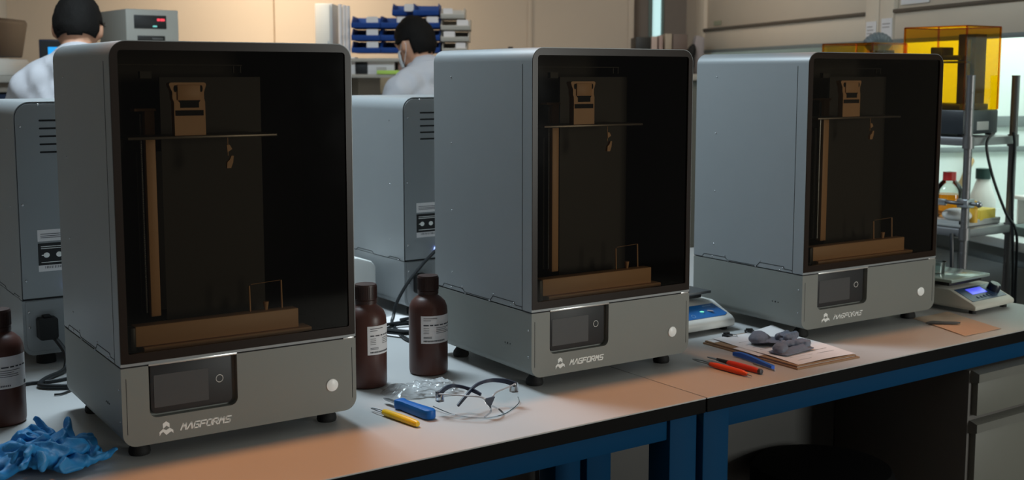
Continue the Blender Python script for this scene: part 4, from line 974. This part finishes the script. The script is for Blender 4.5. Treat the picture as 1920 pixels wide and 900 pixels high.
# binders by the window
sb = local_thing('window_counter', 'low cupboard below the blind, carrying the binders', 'cupboard', .62, 6.32, 0)
b = MB(); b.box(0, .42, 0, .40, 1.34, 1.375, .003); b.build('counter_top', BENCHW, sb)
b = MB(); b.box(.01, .41, .03, .40, 0, 1.34); b.build('carcass', CABG, sb)
for k, (px0, px1, y0, mat, lab) in enumerate(((1190, 1218, 71, M('black_binder', (20, 20, 16), .5), 'black binder block, leftmost by the window blind'), (1219, 1230, 70, M('pink_white_binder', (182, 160, 150), .6), 'pinkish white binder right of the black one'),
        (1233, 1240, 68, M('rose_binder', (160, 136, 128), .6), 'thin rose grey binder between two pale ones'), (1244.5, 1257, 65, M('cream_binder', (164, 150, 132), .6), 'cream binder, the tallest pale spine'), (1259, 1286, 66, M('taupe_binder', (104, 88, 80), .6), 'wide taupe folder behind the black bag'))):
    x0, x1, z0, z1 = on_shelf(px0, px1, y0, 100, 6.5); t = thing('binder', lab, 'binder', bg(x0, 6.5, 1.375), BR, 'binders by the window')
    b = MB(); b.box(0, x1 - x0, 0, .28, 0, z1 - 1.375, .002); b.build('cover', mat, t)
    b = MB(); b.box((x1 - x0) * .25, (x1 - x0) * .75, -.001, .001, .03, .10); b.build('spine_label', mat, t)
b = MB(); b.ell((0, 0, .06), (.05, .05, .075)); b.ell((.03, 0, .10), (.025, .03, .075), (0, .4, 0)); me = remesh(b, .006, 2); o = link('black_bag', me, M('black_fabric', (14, 14, 14), .8), ang=180); o.location = bg(.955, 6.42, 1.372); tag(o, 'black slumped bag in front of the taupe folder', 'bag')
b = MB(); b.prism([(0, 0), (.06, 0), (.066, .20), (.02, .215), (.004, .14)], 0, .1, 'y', bev=.01); o = b.build('grey_towel', M('grey_cloth', (150, 142, 142), .9, bump=.4, bscale=60)); o.location = bg(1.000, 6.46, 1.375); o.rotation_euler = (0, 0, BR); tag(o, 'grey cloth bundle next to the hood edge', 'cloth')

# ------------------------------------------------------------------ fume hoods along the right wall
A0 = bg(1.536, 4.9); HA = math.atan2(-.9735, .2288) - TH          # local x runs towards the camera along the hood face, y into the wall
def hood(label, x0, x1, bright):
    t = thing('fume_hood', label, 'hood', A0, HA, 'fume hoods along the right wall')
    pw = .11
    b = MB(); b.box(x0, x0 + pw, 0, .85, 0, 2.7, .004); b.box(x1 - pw, x1, 0, .85, 0, 2.7, .004); b.build('side_pillar', HOODW, t)
    b = MB(); b.box(x0 + pw, x1 - pw, .02, .05, 1.632, 2.7, .003); b.build('upper_panel', HOODW, t)
    b = MB(); b.box(x0 + pw, x1 - pw, .005, .045, 1.512, 1.622, .003); sa = b.build('sash', HOODW, t)
    b = MB(); b.box(x0 + pw, x1 - pw, -.006, .02, 1.620, 1.634, .002); b.build('sash_rail', M('dark_sash_rail', (92, 82, 72), .5), t)
    b = MB(); b.box(x0 + pw, x1 - pw, .0, .008, 1.495, 1.512, .001); b.build('sash_handle', HOODG, sa)
    b = MB(); b.box(x0 + pw, x1 - pw, .78, .80, .80, 2.3); b.box(x0 + pw - .002, x0 + pw + .004, .05, .8, .80, 2.3); b.box(x1 - pw - .004, x1 - pw + .002, .05, .8, .80, 2.3); b.box(x0 + pw, x1 - pw, .05, .8, 2.28, 2.3); b.build('lining', HOODI, t)
    for z in (1.17, 1.30): 
        b = MB(); b.box(x0 + pw, x1 - pw, .755, .779, z, z + (.05 if z < 1.2 else .012), .003); b.build('baffle', HOODG, t)
    for z in (1.150, 1.045): b = MB(); b.box(x0 + pw + .004, x0 + pw + .02, .10, .75, z, z + (.045 if z > 1.1 else .022), .003); b.build('side_baffle', HOODG, t)
    b = MB(); b.box(x0 + .02, x1 - .02, -.04, .84, .765, .80, .006); b.build('worktop', M('hood_worktop', (188, 194, 192), .4), t)
    b = MB(); b.box(x0 + .02, x1 - .02, .03, .84, .06, .765); b.build('base_cabinet', HOODG, t)
    n = max(2, int((x1 - x0) / .5))
    for k in range(n):
        xa, xb = x0 + .03 + k * (x1 - x0 - .06) / n, x0 + .03 + (k + 1) * (x1 - x0 - .06) / n
        b = MB(); b.box(xa + .004, xb - .004, .012, .03, .10, .70, .003); dd = b.build('cabinet_door', M('hood_door_grey', (128, 134, 132), .5), t)
        b = MB(); b.box(xb - .05, xb - .04, -.004, .012, .45, .60, .002); b.build('handle', STEEL, dd)
    b = MB(); b.box(x0 + .02, x1 - .02, .03, .84, 0, .06); b.build('plinth', BLACKP, t)
    return t
h2 = hood('brightly lit white fume hood at the right, behind the chrome rack', 0, 1.75, True)
h1 = hood('beige fume hood with sash down behind the right printer', -2.0, -.004, False)
b = MB(); b.box(-2.16, -2.0, .0, .5, 0, 3.0); o = b.build('wall_pillar', WALLM); o.location = A0; o.rotation_euler = (0, 0, HA); struct(o)
b = MB(); b.box(-2.3, 3.2, .86, .98, 0, 3.0); o = b.build('wall_right', WALLM); o.location = A0; o.rotation_euler = (0, 0, HA); struct(o)
R_ = Matrix.Rotation(HA, 4, 'Z')
def hp(x, y, z): return A0 + (R_ @ Vector((x, y, 0))) + Vector((0, 0, z))
area('hood_lamp', hp(.75, .45, 2.2), 1.1, 24, (.86, 1.0, .97), target=hp(.75, .45, 0), sy=.4)
area('hood_lamp', hp(-1.0, .45, 2.2), 1.1, 3.0, (.95, 1.0, .95), target=hp(-1.0, .45, 0), sy=.4)
# notices on the hoods
def notice(label, x, z0, z1, w_, extra=None, ty=-.003, mat=PAPER):
    b = MB(); b.box(x, x + w_, ty, ty + .002, z0, z1); o = b.build('notice', mat); o.location = A0; o.rotation_euler = (0, 0, HA); tag(o, label, 'notice')
    b = MB(); k = 0
    z = z1 - .02
    while z > z0 + .07 and k < 12: b.box(x + .01, x + w_ * random.uniform(.6, .9), ty - .001, ty, z - .004, z); z -= .014; k += 1
    if k: b.build('print', M('light_print', (168, 160, 158), .8), o)
    if extra: 
        b = MB(); b.box(x + w_ * .15, x + w_ * .6, ty - .0012, ty, z0 + .01, z0 + .07); b.build('orange_symbol', M('orange_symbol', (216, 160, 60), .7), o)
    return o
notice('white notice with orange symbol on the hood pillar left of the grey dome', -.098, 1.45, 1.592, .080, True)
notice('plain white notice on the hood pillar just above the grey dome', .022, 1.485, 1.600, .082)
o = notice('white notice with blue band stuck on the upper hood panel', .135, 1.650, 1.760, .20, None, .015)
b = MB(); b.box(.165, .315, .0135, .015, 1.700, 1.73); b.build('blue_band', M('blue_band', (70, 110, 180), .6), o)
o = notice('small faded tag on the sash rail of the left hood', -1.78, 1.648, 1.672, .10, None, .015, M('faded_tag', (150, 152, 130), .7))
# grey dome-shaped hood hose / cover
b = MB()
for k in range(9):
    a = -.9 + k * .225; b.ell((.058 * math.sin(a), 0, .06 * math.cos(a) - .02), (.026, .055, .055), (0, a, 0), 16)
me = remesh(b, .004, 1); o = link('ribbed_hose', me, M('grey_ribbed_plastic', (92, 100, 104), .45), ang=180); p = bg((1640 - 960) / 2170.8 * 4.36, 4.36, 1.462); o.location = p; o.rotation_euler = (0, 0, BR); o.scale = (.60, .60, .68); tag(o, 'grey ribbed dome-shaped hose bend above the right printer', 'hose')
zb_ = o.location.z

# ------------------------------------------------------------------ chrome rack with yellow-covered printers
RX, RY = 3.208, 2.163
rk = thing('wire_rack', 'chrome shelving rack at the right holding the yellow-covered printers', 'rack', (RX, RY, 0))
RW, RL = .24, 1.15
for x in (0, RW):
    for y in (0, RL):
        b = MB(); b.cyl((x, y, .02), (x, y, 1.36 if y == 0 else 1.40), .0125, n=16); b.cyl((x, y, 1.36 if y == 0 else 1.40), (x, y, 1.365 if y == 0 else 1.405), .0132, n=16)
        for k in range(26): b.lathe([(.0125, 0), (.0132, .001), (.0125, .002)], 12, (x, y, .06 + k * .05))
        po = b.build('post', CHROME, rk); b = MB(); b.cyl((x, y, 0), (x, y, .022), .018); b.build('foot', RUBBER, po)
for z in (1.172, .885, .30):
    b = MB(); b.box(-.012, RW + .012, -.012, RL + .012, z - .026, z, .003); sh_ = b.build('shelf', M('shelf_steel', (128, 128, 130), .4, .7), rk)
    for x in (0, RW):
        for y in (0, RL): b = MB(); b.cyl((x, y, z - .034), (x, y, z + .004), .018, .017, 16); b.build('sleeve', CHROME, sh_)
def amber(label, x, y, z, w_, l_, hb, ht, yaw=0):
    t = thing('cover_printer', label, 'printer', (x, y, z), yaw, 'small printers with amber covers on the rack')
    b = MB(); b.box(0, w_, 0, l_, .006, hb, .005); bs = b.build('base', M('dark_slate_base', (36, 42, 48), .4), t)
    for xx in (.02, w_ - .02):
        for yy in (.02, l_ - .02): b = MB(); b.cyl((xx, yy, 0), (xx, yy, .008), .01); b.build('foot', RUBBER, t)
    b = MB(); b.box(w_ * .38, w_ * .72, -.0012, .002, hb * .22, hb * .55, .0005); b.build('white_sticker', M('pale_sticker', (170, 172, 170), .6), bs)
    b = MB(); b.box(-.0015, .002, l_ * .55, l_ * .8, hb * .3, hb * .8, .001); b.build('touch_screen', SCREENB, bs)
    # cover: five thin walls with darker edges
    g = .003
    b = MB()
    b.grid(lambda u, q: (g + u * (w_ - 2 * g), g, hb + q * (ht - hb)), 1, 1); b.grid(lambda u, q: (g + u * (w_ - 2 * g), l_ - g, hb + q * (ht - hb)), 1, 1)
    b.grid(lambda u, q: (g, g + u * (l_ - 2 * g), hb + q * (ht - hb)), 1, 1); b.grid(lambda u, q: (w_ - g, g + u * (l_ - 2 * g), hb + q * (ht - hb)), 1, 1); b.grid(lambda u, q: (g + u * (w_ - 2 * g), g + q * (l_ - 2 * g), ht), 1, 1)
    cv = b.build('cover', YCOV, t, 'transparent amber yellow cover')
    b = MB(); e = .0025
    for xx in (g, w_ - g):
        for yy in (g, l_ - g): b.box(xx - e, xx + e, yy - e, yy + e, hb, ht)
    for xx in (g, w_ - g): b.box(xx - e, xx + e, g, l_ - g, ht - e, ht + e)
    for yy in (g, l_ - g): b.box(g, w_ - g, yy - e, yy + e, ht - e, ht + e)
    b.build('cover_edge', YEDGE, cv)
    b = MB(); b.box(w_ * .55, w_ * .92, l_ * .14, l_ * .48, hb, hb + .012, .002); b.box(w_ * .10, w_ * .92, l_ * .12, l_ * .88, hb, hb + .018, .002); b.build('vat', M('dark_vat', (40, 40, 36), .4), t)
    b = MB(); b.box(w_ * .50, w_ * .82, l_ * .13, l_ * .40, hb, ht - .022, .002); tw = b.build('tower', M('dark_tower', (46, 36, 26), .5), t)
    b = MB(); b.box(w_ * .485, w_ * .50, l_ * .20, l_ * .24, hb + .02, ht - .04); b.build('guide', STEEL, tw)
    b = MB(); b.box(w_ * .28, w_ * .55, l_ * .26, l_ * .66, hb + .60 * (ht - hb), hb + .66 * (ht - hb), .002); b.box(w_ * .25, w_ * .6, l_ * .52, l_ * .70, hb + .63 * (ht - hb), hb + .76 * (ht - hb), .003); b.box(w_ * .12, w_ * .72, l_ * .20, l_ * .95, hb + .565 * (ht - hb), hb + .585 * (ht - hb), .001); b.build('print_arm', M('dark_arm', (30, 28, 22), .5), t)
    return t
amber('small printer under a tall amber yellow cover on the rack, the nearer one', RX + .022, RY + .035, 1.1732, .185, .235, .083, .345)
amber('small printer under a lower amber yellow cover, half hidden behind the right printer', RX + .022, RY + .39, 1.1732, .185, .22, .06, .300)
# cables hanging from the rack
b = MB(); b.tube([(RX + .10, RY - .022, 1.185), (RX + .06, RY - .024, 1.15), (RX + .09, RY - .03, 1.05), (RX + .17, RY - .03, .93), (RX + .235, RY - .03, .86), (RX + .26, RY - .02, .72), (RX + .265, RY - .02, .5)], .0045, 8, 8); o = b.build('power_cable', CABLE); tag(o, 'black cable slanting from the rack upper shelf down across to the right post', 'cable')
b = MB(); b.tube([(RX + .205, RY - .022, 1.185), (RX + .212, RY - .024, 1.14), (RX + .208, RY - .024, 1.05), (RX + .214, RY - .024, .95), (RX + .225, RY - .03, .75), (RX + .24, RY - .03, .4)], .0045, 8, 8); o = b.build('power_cable', CABLE); tag(o, 'black cable hanging straight down beside the rack right post', 'cable')
b = MB(); b.tube([(RX - .022, RY + .03, .87), (RX - .03, RY + .02, .80), (RX - .025, RY + .02, .6), (RX - .03, RY + .03, .3)], .006, 8, 6); o = b.build('power_cable', CABLE); tag(o, 'black cable dangling below the lower rack shelf at the left post', 'cable')
# clamp on the post
t = thing('rod_clamp', 'chrome rod clamp fixed across the left rack post', 'clamp', (RX, RY, .967))
b = MB(); b.tube([(-.016, -.004, 0), (-.03, .03, .002), (-.02, .09, .003), (-.01, .16, .006)], .006, 10, 5); b.build('rod', CHROME, t)
b = MB(); b.box(-.02, .02, -.02, .02, -.014, .014, .004); b.cyl((.0, -.018, 0), (.0, -.045, 0), .006); b.ell((0, -.047, 0), .010, n=12); b.build('boss', STEEL, t)
b = MB(); b.box(-.034, -.020, .05, .09, -.010, .010, .003); b.build('grip', STEEL, t)
# things on the lower shelf of the rack
ZS = .885
t = thing('tray', 'grey tray on the lower rack shelf', 'tray', (RX + .012, RY + .024, ZS + .001)); b = MB(); b.box(0, .215, 0, .55, 0, .012, .003); b.build('plate', M('grey_tray', (176, 178, 176), .5), t); b = MB(); b.box(0, .215, 0, .005, .010, .020); b.box(0, .215, .545, .55, .010, .020); b.box(0, .005, 0, .55, .010, .02); b.box(.21, .215, 0, .55, .010, .02); b.build('rim', M('grey_tray', (176, 178, 176), .5), t)
ZS += .0145
def flask(name, label, x, y, z, prof, mat, capmat, cap, group=None, liq=None, lm=None):
    t = thing(name, label, 'bottle', (x, y, z), 0, group)
    b = MB(); b.lathe(prof, 32); b.build('body', mat, t)
    b = MB(); b.lathe(cap, 24); b.build('cap', capmat, t)
    if liq: b = MB(); b.lathe(liq, 32); b.build('liquid', lm, t)
    return t
GLS = MG('flask_glass', (.90, .92, .88), .04, 1.45, 1.2)
flask('reagent_bottle', 'clear round bottle with red cap and amber liquid on the lower rack shelf', RX + .15, RY + .165, ZS, [(0, 0), (.043, 0), (.045, .004), (.045, .085), (.034, .108), (.02, .122), (.018, .132), (0, .132)], GLS, RED, [(0, .120), (.021, .120), (.021, .148), (0, .150)], liq=[(0, .002), (.0425, .003), (.0425, .075), (0, .075)], lm=AMBERL)
t = flask('plastic_bottle', 'white plastic bottle with dark green cap inside the lit hood', hp(.475, .19, .80).x, hp(.475, .19, .80).y, .8015, [(0, 0), (.047, 0), (.05, .005), (.05, .085), (.036, .125), (.024, .16), (.024, .175), (0, .175)], WHITEPL, GREEN, [(0, .165), (.028, .165), (.028, .205), (0, .207)])
o = MB().box(0, .10, 0, .09, 0, .036, .004).build('yellow_box', M('yellow_card', (226, 200, 70), .6)); o.location = (RX + .115, RY + .022, ZS); o.rotation_euler = (0, 0, .1); tag(o, 'low yellow and white box at the front of the lower rack shelf', 'box')
o = MB().lathe([(0, 0), (.03, 0), (.036, .05), (.034, .05), (.028, .003), (0, .003)], 24).build('white_beaker', WHITEPL); o.location = (RX + .05, RY + .25, ZS); tag(o, 'white beaker behind the printer edge on the lower rack shelf', 'beaker')
o = flask('wash_bottle', 'yellow small bottle with red cap low on the rack shelf, left of the beaker', RX + .03, RY + .33, ZS, [(0, 0), (.025, 0), (.026, .05), (.014, .065), (0, .066)], M('yellow_plastic', (226, 178, 60), .5), RED, [(0, .06), (.014, .06), (.013, .082), (0, .083)])
o = MB().ell((0, 0, .022), (.034, .05, .022)).build('white_bowl', WHITEPL); o.location = (RX + .045, RY + .06, ZS); tag(o, 'white rounded dish at the shelf front corner', 'dish')
b = MB(); b.cyl((0, 0, 0), (0, 0, .05), .012); b.ell((0, 0, .055), .016, n=14); o = b.build('yellow_knob_jar', M('yellow_plastic', (226, 178, 60), .5)); o.location = (RX + .072, RY + .018, ZS); tag(o, 'tiny yellow topped jar right beside the rack post', 'jar')
# inside the lit hood
b = MB(); b.tube([hp(.12, .37, 1.0), hp(.15, .36, 1.01), hp(.165, .335, .98), hp(.155, .325, .93), hp(.13, .33, .91)], .014, 10, 6); o = b.build('tan_hose', M('tan_rubber', (170, 140, 96), .6)); tag(o, 'tan rubber hose hook on the lit hood lining', 'hose')
t = thing('white_stand', 'white low stand at the right inside the lit hood', 'stand', hp(.76, .30, .8015), HA)
b = MB(); b.box(-.14, .14, -.08, .12, .10, .115, .003); b.build('top', WHITEPL, t)
for x in (-.13, .12): b = MB(); b.box(x, x + .01, -.07, .11, 0, .10, .002); b.build('side', WHITEPL, t)
b = MB(); b.cyl((0, 0, 0), (0, 0, .03), .03); b.cyl((0, 0, .03), (.0, 0, .05), .02, .012); b.box(-.04, .04, -.01, .01, .05, .065, .003); o = b.build('dark_valve', DARKG); o.location = hp(.72, .26, .917); tag(o, 'small dark valve on the white stand in the lit hood', 'valve')
b = MB(); b.box(-.16, .16, 0, .12, 0, .03, .004); o = b.build('dark_tray', M('dark_teal_tray', (70, 86, 86), .5)); o.location = hp(.95, .06, .8015); o.rotation_euler = (0, 0, HA); tag(o, 'dark grey tray along the front of the hood worktop', 'tray')
